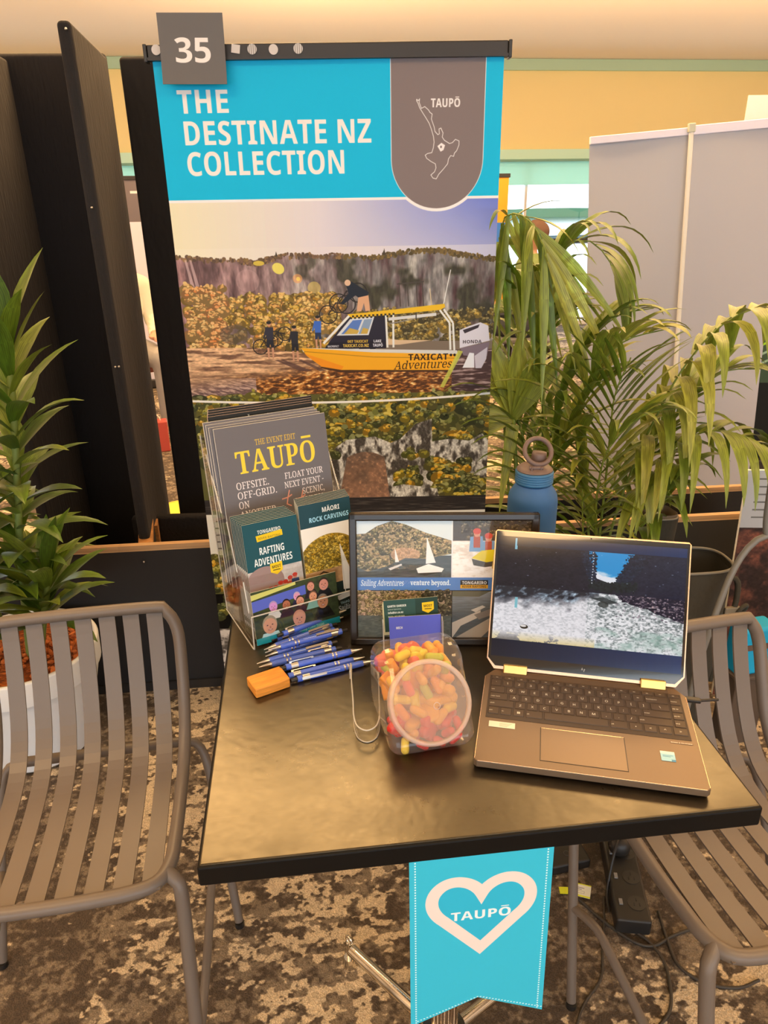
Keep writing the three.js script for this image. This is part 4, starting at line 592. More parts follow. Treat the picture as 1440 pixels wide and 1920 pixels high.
  part('side_plug', merge([box(0.028, 0.006, 0.010, W + 0.008, 0.010, -D + 0.020, 0.002), rod([W + 0.02, 0.010, -D + 0.02], [W + 0.05, 0.004, -D + 0.004], 0.0022, 8)]), M.blackPlastic, o);
  // lid
  const lid = new THREE.Group(); lid.name = 'lid'; lid.position.set(0, 0.017, -D + 0.004); lid.rotation.x = -0.47; o.add(lid);
  const LH = 0.223, ls = new THREE.Shape([[0.012, 0.0], [W - 0.012, 0.0], [W, 0.016], [W, LH - 0.004], [W - 0.004, LH], [0.004, LH], [0, LH - 0.004], [0, 0.016]].map(([a, b]) => new THREE.Vector2(a, b)));
  const lg = new THREE.ExtrudeGeometry(ls, { depth: 0.0035, bevelEnabled: true, bevelThickness: 0.0008, bevelSize: 0.0008, bevelOffset: -0.0008, bevelSegments: 2 }); lg.translate(0, 0, -0.0045); part('lid_shell', lg, copper, lid, 'bronze lid with bright rim');
  const gs = new THREE.Shape([[0.014, 0.0055], [W - 0.014, 0.0055], [W - 0.0022, 0.018], [W - 0.0022, LH - 0.0024], [0.0022, LH - 0.0024], [0.0022, 0.018]].map(([a, b]) => new THREE.Vector2(a, b)));
  part('glass_bezel', new THREE.ExtrudeGeometry(gs, { depth: 0.0005, bevelEnabled: false }).translate(0, 0, -0.0001), phys(new THREE.Color(0.006, 0.007, 0.010), 0.05, { clearcoat: 1, clearcoatRoughness: 0.03 }), lid, 'glossy black bezel');
  const scr = canvas(1200, 800, (x, CW, CH) => {
    pixels(x, 0, 0, CW, CH, () => [10, 20, 40]);
    const v0 = 62, vh = 624;                    // the video with dark bars above and below
    pixels(x, 0, v0, CW, vh, (i, j) => {
      const y = j / vh, u = i / CW, n = fbm(i / 70, j / 40, 4), f = fbm(i / 15, j / 9, 4), m = fbm(i / 34 + j / 60, j / 24, 4);
      if (y < 0.43) { const d = mixc([22, 19, 34], [30, 42, 70], Math.max(0, u - 0.3)); return d.map((q) => q + (f - 0.5) * 22 + (m - 0.5) * 16); }
      // shaded falls on the near side, white water below, boulders on the far bank
      let w = mixc([112, 122, 124], [244, 243, 246], Math.min(1, Math.max(0, (f - 0.30) * 2.6 + (y - 0.5) * 0.7)));
      if (u < 0.56) { const k = Math.min(1, Math.max(0, (0.63 - y + (n - 0.5) * 0.16 - Math.max(0, u - 0.4) * 0.9) * 9)); const dk = mixc([36, 38, 48], [150, 168, 184], Math.max(0, (m - 0.46) * 3.2)); w = mixc(mixc(w, [243, 238, 243], u < 0.5 ? 0.7 : 0.2), dk, k); }
      const bank = 0.43 + Math.max(0, (u - 0.6)) * 0.62 + (n - 0.5) * 0.08; if (u > 0.6 && y < bank) w = mixc([24, 25, 46], [150, 132, 140], Math.max(0, (f - 0.52) * 4.2));
      if (u > 0.5 && y > 0.78) w = mixc(w, [136, 172, 160], Math.max(0, n - 0.38) * 1.9);
      if (y > 0.9 && u < 0.55) w = mixc(w, n > 0.5 && u < 0.36 ? [66, 60, 50] : [228, 200, 118], Math.min(1, (y - 0.9) * 9) * 0.75);
      return w;
    });
    clip(x, [[592, v0], [880, v0], [846, 110], [800, 200], [772, 262], [720, 258], [650, 236], [604, 190]], () => { pixels(x, 590, v0, 292, 220, (i, j) => { const c = fbm(i / 50, j / 22, 4); return mixc([40, 150, 216], [236, 238, 246], Math.max(0, Math.min(1, (j - 108 - i * 0.16) / 26 + (c - 0.5) * 2))); }); });
    for (let k = 0; k < 520; k++) { const t = rnd(), side = rnd() < 0.5; const px = side ? 596 + rr(-50, 34) * (1.25 - t) + t * 34 : 900 - t * 110 + rr(-46, 66) * (1.3 - t * 0.6), py = v0 + 6 + t * 210; ell(x, px, py, rr(3, 15), rr(3, 8), rgb(mixc([14, 20, 36], [34, 48, 74], rnd()))); }
    for (let k = 0; k < 200; k++) { const px = rr(600, 900); ell(x, px, 262 + Math.abs(px - 745) * -0.12 + rr(0, 60), rr(4, 12), rr(5, 14), rgb(mixc([10, 18, 24], [26, 42, 48], rnd()))); }
    for (let k = 0; k < 70; k++) ell(x, rr(780, 1190), rr(350, 480), rr(3, 10), rr(2, 5), rgb(mixc([60, 50, 70], [196, 184, 192], rnd())));
    for (let k = 0; k < 12; k++) ell(x, 622 + rr(-3, 3), 70 + k * 18, 4, 4, 'rgba(225,230,240,0.85)'); for (let k = 0; k < 34; k++) ell(x, rr(100, 1150), rr(70, 330), rr(2, 7), rr(1, 4), 'rgba(180,198,226,0.4)');
    poly(x, [[620, 366], [700, 354], [800, 386], [720, 396]], 'rgba(40,48,52,0.85)'); ell(x, 700, 402, 34, 20, 'rgba(44,50,50,0.8)'); ell(x, 205, 592, 26, 14, '#3a342c'); ell(x, 200, 587, 19, 7, '#efe8e4');
    x.fillStyle = '#7fc0d8'; x.fillRect(112, 8, 16, 76); x.fillStyle = '#86c4d0'; x.fillRect(134, 402, 18, 70);
    const bar = (y, h) => { for (let k = 0; k < 24; k++) { x.fillStyle = rgb(mixc([14, 24, 44], [24, 52, 100], k / 24)); x.fillRect(k * 50, y, 50, h); } }; bar(0, v0 - 2); bar(v0 + vh, CH - v0 - vh); x.fillStyle = '#7fc0d8'; x.fillRect(112, 10, 12, 60);
  }, { neutral: false });
  const sw = W - 0.012, sh = 0.192;
  part('display_screen', new THREE.PlaneGeometry(sw, sh).translate(W / 2, 0.021 + sh / 2, 0.0006), new THREE.MeshPhysicalMaterial({ color: 0x050505, roughness: 0.08, emissive: 0xffffff, emissiveMap: scr, emissiveIntensity: 0.85 }), lid, 'screen showing a rapid river between dark trees');
  const sl = new THREE.RectAreaLight(new THREE.Color(0.62, 0.72, 0.85), 0.3, sw, sh); sl.position.set(W / 2, 0.021 + sh / 2, 0.002); sl.rotation.set(0, Math.PI, 0); lid.add(sl);
  const hpBars = [[[-0.9, 1.9], [-1.7, -0.5]], [[1.6, 0.7], [0.5, -2.0]], [[-1.3, 0.6], [-0.3, 0.7]], [[-0.3, 0.7], [-0.7, -0.5]], [[0.6, 0.6], [1.5, 0.7]], [[1.5, 0.7], [1.1, -0.5]], [[1.1, -0.5], [0.2, -0.6]]].map(([p, q]) => rod([W / 2 + p[0] * 0.0016, 0.0128 + p[1] * 0.0016, 0.0006], [W / 2 + q[0] * 0.0016, 0.0128 + q[1] * 0.0016, 0.0006], 0.0003, 6));
  part('maker_mark', merge(hpBars), M.steel, lid, 'small silver emblem on the bezel');
  part('camera_dot', at(new THREE.CircleGeometry(0.0012, 12), W / 2, LH - 0.005, 0.0006), M.blackPlastic, lid);
  const gold = std(new THREE.Color(0.86, 0.60, 0.20), 0.28, { metalness: 0.9 });
  for (const x of [0.046, 0.254]) part('hinge', at(new RoundedBoxGeometry(0.037, 0.014, 0.007, 2, 0.0016), x, 0.0205, -D + 0.006, -0.47), gold, o, 'gold hinge');
}
// ================================================================ sweet jar
{
  const turn = 0.22, o = thing('sweet_jar', 'clear plastic sweet jar with slanted round lid, full of gummy sweets', 'jar', [0.066, TOP, -0.795], turn);
  const shell = new THREE.MeshPhysicalMaterial({ color: new THREE.Color(0.98, 0.96, 0.94), roughness: 0.06, transmission: 0.95, thickness: 0, ior: 1.5 });
  const prof = [[-0.014, 0.002], [-0.132, 0.002], [-0.150, 0.018], [-0.155, 0.088], [-0.140, 0.114], [-0.100, 0.126], [-0.074, 0.122], [-0.002, 0.022]];
  const sh = new THREE.Shape(), P2 = prof.map(([z, y]) => new THREE.Vector2(-z, y));
  P2.forEach((p, i) => { const a = P2[(i + P2.length - 1) % P2.length], b = P2[(i + 1) % P2.length], r = 0.012, u = a.clone().sub(p).setLength(Math.min(r, a.distanceTo(p) / 2)).add(p), v = b.clone().sub(p).setLength(Math.min(r, b.distanceTo(p) / 2)).add(p); if (i) sh.lineTo(u.x, u.y); else sh.moveTo(u.x, u.y); sh.quadraticCurveTo(p.x, p.y, v.x, v.y); });
  const HW = 0.061, g = new THREE.ExtrudeGeometry(sh, { depth: 2 * HW - 0.036, bevelEnabled: true, bevelThickness: 0.018, bevelSize: 0.016, bevelOffset: -0.016, bevelSegments: 5, curveSegments: 6 });
  g.rotateY(Math.PI / 2); g.translate(-HW + 0.018, 0, 0); part('jar_body', g, shell, o, 'clear moulded jar body');
  const lidG = new THREE.Group(); lidG.name = 'lid'; lidG.position.set(0.0, 0.071, -0.034); lidG.rotation.x = Math.PI / 2 - 0.62; o.add(lidG);
  const frost = new THREE.MeshPhysicalMaterial({ color: new THREE.Color(0.98, 0.93, 0.90), roughness: 0.26, transmission: 0.92, thickness: 0, ior: 1.3 }), frostRim = new THREE.MeshPhysicalMaterial({ color: new THREE.Color(0.95, 0.86, 0.80), roughness: 0.3, transmission: 0.72, thickness: 0 });
  part('lid_disc', cyl(0.0515, 0.0515, 0.0008, 0, 0.006, 0, 48), frost, lidG, 'frosted translucent lid'); part('lid_rim', lathe([[0.057, -0.008], [0.0585, -0.006], [0.0585, 0.006], [0.057, 0.009], [0.0545, 0.0095], [0.0525, 0.008], [0.0515, 0.006], [0.0535, 0.004], [0.055, -0.008], [0.057, -0.008]], 56), frostRim, lidG); part('moulded_ring', at(new THREE.TorusGeometry(0.0045, 0.0006, 6, 20), 0.008, 0.0068, 0.006, Math.PI / 2), frostRim, lidG);
  // sweets, each its own thing
  const inside = (z, y, m) => { let ok = true; for (let i = 0; i < prof.length; i++) { const [z0, y0] = prof[i], [z1, y1] = prof[(i + 1) % prof.length], ex = z1 - z0, ey = y1 - y0, L = Math.hypot(ex, ey), d = ((z - z0) * ey - (y - y0) * ex) / L; if (d < m) ok = false; } return ok; };
  const cols = { orange: '#f79a1c', amber: '#f4b428', yellow: '#f2cf2a', red: '#e02a1e', coral: '#ee6a4c', lime: '#c9c63a' }, mats = Object.fromEntries(Object.entries(cols).map(([k, c]) => [k, phys(c, 0.32, { transmission: 0.22, thickness: 0 })]));
  const blob = (sh2, depth) => { const q = new THREE.ExtrudeGeometry(sh2, { depth, bevelEnabled: true, bevelThickness: 0.0035, bevelSize: 0.0035, bevelSegments: 3, curveSegments: 8 }); q.translate(0, 0, -depth / 2); const w = mergeVertices(q.deleteAttribute('uv').deleteAttribute('normal')); w.computeVertexNormals(); return w; };
  const star = new THREE.Shape(); for (let i = 0; i <= 40; i++) { const a = i / 40 * Math.PI * 2, r = 0.0105 + 0.0035 * Math.cos(5 * a); i ? star.lineTo(r * Math.cos(a), r * Math.sin(a)) : star.moveTo(r, 0); }
  const bear = new THREE.Shape(); for (let i = 0; i <= 48; i++) { const a = i / 48 * Math.PI * 2, r = 1 + 0.24 * Math.cos(4 * a + 0.6) + 0.12 * Math.cos(2 * a); const X2 = 0.012 * r * Math.cos(a) * 1.25, Y2 = 0.0095 * r * Math.sin(a); i ? bear.lineTo(X2, Y2) : bear.moveTo(X2, Y2); }
  const shapes = [['star', blob(star, 0.004)], ['teddy', blob(bear, 0.004)], ['worm', tube([[-0.017, 0, 0], [-0.006, 0.003, 0.001], [0.006, -0.003, 0], [0.017, 0.001, -0.001]], 0.0052, 18, 10)], ['bean', new THREE.CapsuleGeometry(0.0065, 0.014, 5, 12).rotateZ(1.2)], ['drop', blob(new THREE.Shape([[-0.013, -0.004], [0.004, -0.009], [0.013, 0], [0.004, 0.009], [-0.013, 0.004]].map(([a, b]) => new THREE.Vector2(a, b))), 0.004)]];
  const list = [[-0.037, 0.0105, -0.026], [-0.013, 0.0100, -0.022], [0.012, 0.0105, -0.023], [0.036, 0.0100, -0.026], [-0.025, 0.0105, -0.056], [0.024, 0.0105, -0.057], [-0.042, 0.0110, -0.075], [0.042, 0.011, -0.08], [0, 0.011, -0.075]]; const c = Math.cos(turn), s = Math.sin(turn);
  for (let tries = 0; tries < 12000 && list.length < 130; tries++) {
    const x = rr(-0.043, 0.043), y = rr(0.012, 0.108), z = rr(-0.145, -0.005); if (!inside(z, y, 0.0145)) continue;
    if (list.some((q) => Math.hypot(q[0] - x, q[1] - y, q[2] - z) < 0.0168)) continue; list.push([x, y, z]);
  }
  const words = { orange: 'orange', amber: 'amber', yellow: 'yellow', red: 'red', coral: 'coral red', lime: 'yellow green' };
  list.forEach(([x, y, z]) => {
    const low = y < 0.035, k = low && rnd() < 0.75 ? 'red' : ['orange', 'amber', 'orange', 'amber', 'yellow', 'orange', 'amber', 'coral', 'orange', 'lime', 'yellow', 'amber'][Math.floor(rnd() * 12)], roomy = inside(z, y, 0.0215) && Math.abs(x) < 0.038, [kind, geo] = roomy ? shapes[Math.floor(rnd() * shapes.length)] : shapes[3];
    const m = part('gummy_sweet', geo, mats[k]); tag(m, `${words[k]} ${kind} shaped gummy sweet inside the clear jar`, 'sweet', 'gummy sweets in the jar');
    m.position.set(0.066 + x * c + z * s, TOP + y, -0.795 - x * s + z * c); m.rotation.set(rr(0, 6.3), rr(0, 6.3), rr(0, 6.3)); m.scale.setScalar(roomy ? 1.22 : low ? 0.88 : 1.0); if (low && !roomy) m.rotation.set(0, rr(0, 6.3), -0.37);
  });
}
// ================================================================ water bottle
{
  const o = thing('water_bottle', 'matt blue steel water bottle with brown ring handled lid', 'bottle', [0.2745, TOP, -1.255]);
  const blue = std('#33608e', 0.6), r = 0.0455;
  part('bottle_body', lathe([[0, 0], [r - 0.003, 0], [r, 0.004], [r, 0.195], [r - 0.002, 0.208], [r - 0.009, 0.220], [r - 0.013, 0.226], [0.032, 0.230], [0, 0.230]], 48), blue, o);
  const ribs = [[0, 0.230], [0.0335, 0.230]]; for (let i = 0; i < 5; i++) ribs.push([0.0345, 0.232 + i * 0.0042], [0.0345, 0.2345 + i * 0.0042], [0.0335, 0.2352 + i * 0.0042], [0.0335, 0.236 + i * 0.0042]); ribs.push([0.033, 0.254], [0, 0.254]);
  const lid = part('ribbed_collar', lathe(ribs, 48), std('#35688a', 0.45), o, 'blue ribbed screw collar');
  const brown = std('#6e564c', 0.5);
  part('lid_cap', lathe([[0, 0.2535], [0.032, 0.2535], [0.0325, 0.256], [0.026, 0.262], [0.012, 0.265], [0, 0.265]], 40), brown, o, 'brown lid cap');
  part('spout', at(lathe([[0, 0], [0.014, 0], [0.0135, 0.018], [0.0125, 0.024], [0, 0.025]], 24), 0.006, 0.262, -0.004, -0.1, 0, -0.1), brown, o);
  part('ring_handle', at(new THREE.TorusGeometry(0.0245, 0.0042, 12, 40), 0.003, 0.290, 0.004, -0.62, 0.12, 0), brown, o, 'brown carrying ring');
  part('hinge_pin', rod([-0.014, 0.2645, 0.020], [0.010, 0.2645, 0.022], 0.0035, 12), brown, o); for (const x of [-0.010, 0.006]) part('hinge_lug', box(0.003, 0.010, 0.008, x, 0.262, 0.022, 0.001), brown, o); void lid;
}
// ================================================================ plants
const veins = dataTex(128, (u, v) => { const s = 0.86 + 0.16 * Math.sin(u * 42) * 0.5 + 0.16 * (vnoise(u * 24, v * 3, 128) - 0.5), b = vnoise(u * 5 + 7, v * 6, 64) * 0.2; const k = s + b - 0.1; return [k, k, k]; });
const leafMat = (r, g, b, t = 0.28, rough = 0.42) => new THREE.MeshPhysicalMaterial({ color: new THREE.Color(r, g, b), map: veins, roughness: rough, transmission: t, thickness: 0, side: THREE.DoubleSide });
// a leaf blade: starts at p, runs along d, falls by gravity, folded along its midrib
function blade(p, d, len, width, droop, { n = 8, fold = 0.25, up = V(0, 1, 0), base = 0.4, peak = 0.35, curl = 0 } = {}) {
  const pos = [], uv = [], idx = []; const q = p.clone(), dir = d.clone().normalize();
  for (let i = 0; i <= n; i++) {
    const t = i / n; let side = dir.clone().cross(up); if (side.lengthSq() < 1e-5) side = V(1, 0, 0); side.normalize(); const nor = side.clone().cross(dir).normalize();
    const w = width * (t < peak ? base + (1 - base) * Math.sin(t / peak * Math.PI / 2) : Math.pow(Math.max(0, 1 - (t - peak) / (1 - peak)), 0.8)) * 0.5 + 0.0003;
    for (const s of [-1, 0, 1]) { const v = q.clone().addScaledVector(side, s * w).addScaledVector(nor, (s ? fold : -0.0) * w); pos.push(v.x, v.y, v.z); uv.push((s + 1) / 2 * Math.max(0.2, width / 0.03), t * len / 0.12); }
    if (i) { const a = (i - 1) * 3, b = i * 3; idx.push(a, a + 1, b, a + 1, b + 1, b, a + 1, a + 2, b + 1, a + 2, b + 2, b + 1); }
    q.addScaledVector(dir, len / n); dir.y -= droop / n * (0.4 + 1.2 * t); dir.x += curl / n; dir.normalize();
  }
  const g = new THREE.BufferGeometry(); g.setAttribute('position', new THREE.Float32BufferAttribute(pos, 3)); g.setAttribute('uv', new THREE.Float32BufferAttribute(uv, 2)); g.setIndex(idx); g.computeVertexNormals(); return g;
}
const potSoil = new THREE.MeshStandardMaterial({ map: dataTex(256, (u, v) => { const n = fbm(u * 30, v * 30, 3, 64); return mixc([0.36, 0.16, 0.06], [0.86, 0.48, 0.20], n * 1.2 - 0.1); }), bumpMap: grain, bumpScale: 0.02, roughness: 0.95 });
{ // dracaena in a white pot
  const C = V(-1.03, 0, -1.76), o = thing('potted_dracaena', 'leafy green plant in a white ribbed pot beside the black panels', 'plant', C.toArray());
  const pot = [[0, 0.004], [0.135, 0.004], [0.142, 0.012]]; for (let i = 0; i <= 18; i++) { const t = i / 18; pot.push([0.142 + 0.052 * t, 0.012 + 0.23 * t], [0.1435 + 0.052 * t, 0.018 + 0.23 * t]); } pot.push([0.200, 0.262], [0.206, 0.27], [0.208, 0.335], [0.203, 0.342], [0.192, 0.338], [0.188, 0.30], [0, 0.30]);
  part('pot', lathe(pot, 56), std('#f4e9df', 0.55), o, 'white ribbed pot with smooth rim');
  const soil = part('bark_mulch', lathe([[0, 0.318], [0.09, 0.316], [0.17, 0.306], [0.189, 0.300]], 40), potSoil, o, 'orange bark mulch');
  const chip = new THREE.IcosahedronGeometry(0.011, 0), chipMat = std('#c9682e', 0.9), chipMat2 = std('#9a4a20', 0.9), chips = [];
  for (let i = 0; i < 190; i++) { const a = rr(0, 6.28), r = Math.sqrt(rnd()) * 0.18; chips.push(at(chip.clone().scale(rr(0.6, 1.4), rr(0.3, 0.6), rr(0.5, 1)), r * Math.cos(a), 0.317 + rr(0, 0.01), r * Math.sin(a), rr(0, 3), rr(0, 3), rr(0, 3))); }
  const cm = part('bark_chips', merge(chips), chipMat, o, 'loose bark chips'); cm.userData.kind = 'stuff'; void chipMat2; void soil;
  const greens = [leafMat(0.14, 0.26, 0.022), leafMat(0.20, 0.33, 0.028), leafMat(0.28, 0.38, 0.04), leafMat(0.10, 0.19, 0.02)];
  const stemMat = std(new THREE.Color(0.16, 0.22, 0.05), 0.6);
  const stems = [[[0.03, 0.30, 0.02], [0.075, 0.62, 0.03], [0.125, 0.95, 0.02], [0.15, 1.20, 0.0]], [[-0.05, 0.30, 0.05], [-0.03, 0.60, 0.07], [0.02, 0.86, 0.06]], [[0.07, 0.30, 0.05], [0.12, 0.46, 0.07], [0.16, 0.60, 0.07]], [[-0.06, 0.30, -0.04], [-0.06, 0.75, -0.03], [-0.05, 1.05, -0.02]]];
  stems.forEach((st, si) => {
    const c = new THREE.CatmullRomCurve3(st.map((p) => V(...p))); part('stem', new THREE.TubeGeometry(c, 24, 0.009, 10), stemMat, o);
    const n = [54, 30, 26, 30][si];
    for (let i = 0; i < n; i++) {
      const t = [0.22, 0.3, 0.45, 0.4][si] + (1 - [0.22, 0.3, 0.45, 0.4][si]) * (i / (n - 1)), p = c.getPointAt(t), a = i * 2.399 + si, el = 0.55 + 0.75 * Math.pow(i / n, 3) + rr(-0.15, 0.15), len = rr(0.17, 0.245);
      const d = V(Math.cos(a) * Math.cos(el), Math.sin(el), Math.sin(a) * Math.cos(el));
      part('leaf', blade(p, d, len, rr(0.046, 0.060), rr(0.9, 2.0) * (1 - 0.6 * i / n), { n: 8, fold: 0.3, base: 0.32, peak: 0.55 }), greens[Math.floor(rnd() * 4)], o);
    }
  });
}
// palm fronds: rachis points in metres, leaflet length and width, droop, how many pairs, where the leaflets start
const palmGreens = [leafMat(0.20, 0.32, 0.03), leafMat(0.32, 0.42, 0.045), leafMat(0.46, 0.50, 0.07), leafMat(0.12, 0.22, 0.025)], rachisMat = std(new THREE.Color(0.20, 0.27, 0.04), 0.5);
function frond(parent, pts, { L = 0.25, W = 0.02, droop = 1.4, pairs = 14, from = 0.35, r = 0.005, tone = 1, spread = 1.0, up = V(0, 1, 0), hang = 0, tipLen = 0.55, fan = 0, along = 0.55 }) {
  const o = parent.position, c = new THREE.CatmullRomCurve3(pts.map((p) => V(p[0] - o.x, p[1] - o.y, p[2] - o.z)));
  const ra = part('frond', (() => { const g = new THREE.TubeGeometry(c, 36, r, 8); const p = g.attributes.position; for (let i = 0; i <= 36; i++) { const m = c.getPointAt(i / 36), k = 1 - 0.72 * i / 36; for (let j = 0; j <= 8; j++) { const q = i * 9 + j; p.setXYZ(q, m.x + (p.getX(q) - m.x) * k, m.y + (p.getY(q) - m.y) * k, m.z + (p.getZ(q) - m.z) * k); } } return g; })(), rachisMat, parent);
  for (let i = 0; i < pairs; i++) for (const s of [-1, 1]) {
    const t = from + (0.985 - from) * (i + (s > 0 ? 0.35 : 0)) / pairs, p = c.getPointAt(t), tan = c.getTangentAt(t), f = (t - from) / (1 - from);
    let side = tan.clone().cross(up); if (side.lengthSq() < 1e-4) side = V(1, 0, 0); side.normalize();
    const out = side.multiplyScalar(s * spread * (1 - 0.35 * f)).addScaledVector(tan, along + 0.6 * f * along / 0.55).add(V(rr(-0.08, 0.08), 0.28 - hang + rr(-0.08, 0.08), rr(-0.08, 0.08))).normalize();
    const len = L * (0.72 + 0.42 * Math.sin(Math.PI * Math.min(1, f * 0.9 + 0.18))) * (f > 0.8 ? 1 - (f - 0.8) * (1 - tipLen) * 5 : 1) * rr(0.9, 1.1);
    part('leaflet', blade(p, out, len, W * rr(0.85, 1.15), droop * rr(0.85, 1.2), { n: 8, fold: 0.35, base: 0.35, peak: 0.4 }), palmGreens[Math.min(3, Math.max(0, Math.floor(tone + rr(-0.6, 1.0)))) % 4], ra);
  }
  // the end of a hanging frond spreads its last leaflets like a fan
  for (let i = 0; i < fan; i++) { const t = 0.78 + 0.22 * i / fan, p = c.getPointAt(t), a = -0.16 + 1.05 * ((i * 7) % fan) / fan; part('leaflet', blade(p, V(Math.sin(a) * 1.0, -Math.cos(a), 0.12 + rr(-0.1, 0.14)), rr(0.28, 0.42), rr(0.022, 0.032), 0.5 * rr(0.4, 1.3), { n: 8, fold: 0.4, base: 0.3, peak: 0.35, up: V(0.2, 0.3, 1) }), palmGreens[[1, 2, 1, 0, 2][i % 5]], ra); }
  return ra;
}
function palmPot(o) { part('pot', lathe([[0, 0.004], [0.078, 0.004], [0.084, 0.02], [0.098, 0.30], [0.102, 0.31], [0.095, 0.315], [0.092, 0.28], [0, 0.28]], 40), std(new THREE.Color(0.02, 0.02, 0.02), 0.5), o, 'plain black pot'); part('soil', lathe([[0, 0.292], [0.05, 0.29], [0.092, 0.282]], 30), std(new THREE.Color(0.05, 0.03, 0.02), 1), o); }
{
  const a = thing('potted_palm', 'feathery green palm with broad young leaf, close behind the blue bottle and banner', 'plant', [0.40, 0, -1.86]); palmPot(a);
  const B = [0.40, 0.29, -1.86];
  frond(a, [B, [0.35, 0.80, -1.98], [0.315, 1.25, -2.03], [0.315, 1.43, -2.0], [0.35, 1.437, -1.92], [0.38, 1.39, -1.85], [0.395, 1.34, -1.82]], { L: 0.16, W: 0.018, droop: 1.5, pairs: 3, from: 0.72, tone: 1.6, spread: 0.9, hang: 0.2, tipLen: 0.9, fan: 17 });
  frond(a, [B, [0.46, 0.75, -1.96], [0.43, 1.15, -1.99], [0.46, 1.34, -1.99], [0.51, 1.38, -1.97], [0.57, 1.34, -1.95], [0.62, 1.22, -1.93]], { L: 0.23, W: 0.024, droop: 2.0, pairs: 15, from: 0.62, tone: 0.2 });
  frond(a, [B, [0.42, 0.75, -1.95], [0.37, 0.95, -2.0], [0.38, 1.14, -2.06], [0.40, 1.25, -2.04], [0.45, 1.29, -1.99]], { L: 0.23, W: 0.024, droop: 1.6, pairs: 15, from: 0.42, tone: 0.6 });
  frond(a, [B, [0.42, 0.72, -1.94], [0.42, 0.90, -1.99], [0.39, 0.97, -2.02], [0.36, 0.95, -2.06]], { L: 0.25, W: 0.025, droop: 2.2, pairs: 13, from: 0.45, tone: -0.2, hang: 0.3 });
  frond(a, [B, [0.46, 0.80, -1.93], [0.48, 0.98, -1.93], [0.53, 1.12, -1.92], [0.60, 1.20, -1.90], [0.68, 1.22, -1.88]], { L: 0.22, W: 0.023, droop: 1.7, pairs: 16, from: 0.38, tone: 0.8 });
  frond(a, [B, [0.44, 0.70, -1.96], [0.45, 0.92, -2.0], [0.42, 1.08, -2.0], [0.46, 1.18, -1.98], [0.53, 1.22, -1.95]], { L: 0.24, W: 0.026, droop: 1.8, pairs: 14, from: 0.36, tone: 0.9 });
  frond(a, [B, [0.45, 0.70, -1.90], [0.50, 0.90, -1.90], [0.55, 1.02, -1.88], [0.62, 1.08, -1.85]], { L: 0.22, W: 0.024, droop: 1.6, pairs: 12, from: 0.34, tone: 1.2 });
  // the broad young leaf, still only half divided
  const young = part('young_leaf', tube([[0, 0.29, 0], [-0.005, 0.55, -0.06], [-0.025, 0.78, -0.10], [-0.037, 0.915, -0.112]], 0.006, 24, 8), rachisMat, a);
  const hub = V(-0.037, 0.915, -0.112), yl = leafMat(0.48, 0.54, 0.07), yl2 = leafMat(0.38, 0.46, 0.055);
  for (const [dx, dy, dz, len, w, dr] of [[-0.55, 0.95, -0.2, 0.21, 0.05, 0.4], [-0.28, 1, -0.1, 0.23, 0.06, 0.3], [0.0, 1, 0.05, 0.24, 0.06, 0.3], [0.28, 1, 0.1, 0.24, 0.06, 0.3], [0.5, 0.9, 0.1, 0.22, 0.055, 0.6], [-0.95, 0.25, -0.1, 0.15, 0.05, 0.5], [-0.9, -0.2, -0.1, 0.13, 0.05, 0.6]])
    part('leaf_lobe', blade(hub, V(dx, dy, dz), len, w, dr, { n: 8, fold: 0.3, base: 0.3, peak: 0.6, up: V(0.2, 0.2, 1) }), dx > 0.1 ? yl2 : yl, young);
  part('leaf_lobe', blade(hub.clone().add(V(-0.005, -0.01, 0.02)), V(-0.12, -0.85, 0.12), 0.26, 0.036, 0.6, { n: 10, fold: 0.3, base: 0.9, peak: 0.15, up: V(0.1, 0.3, 1) }), yl, young); part('leaf_lobe', blade(hub.clone().add(V(0.01, 0, 0.015)), V(0.75, 0.28, 0.35), 0.34, 0.026, 3.0, { n: 12, fold: 0.3, base: 0.6, peak: 0.3 }), yl2, young);
}
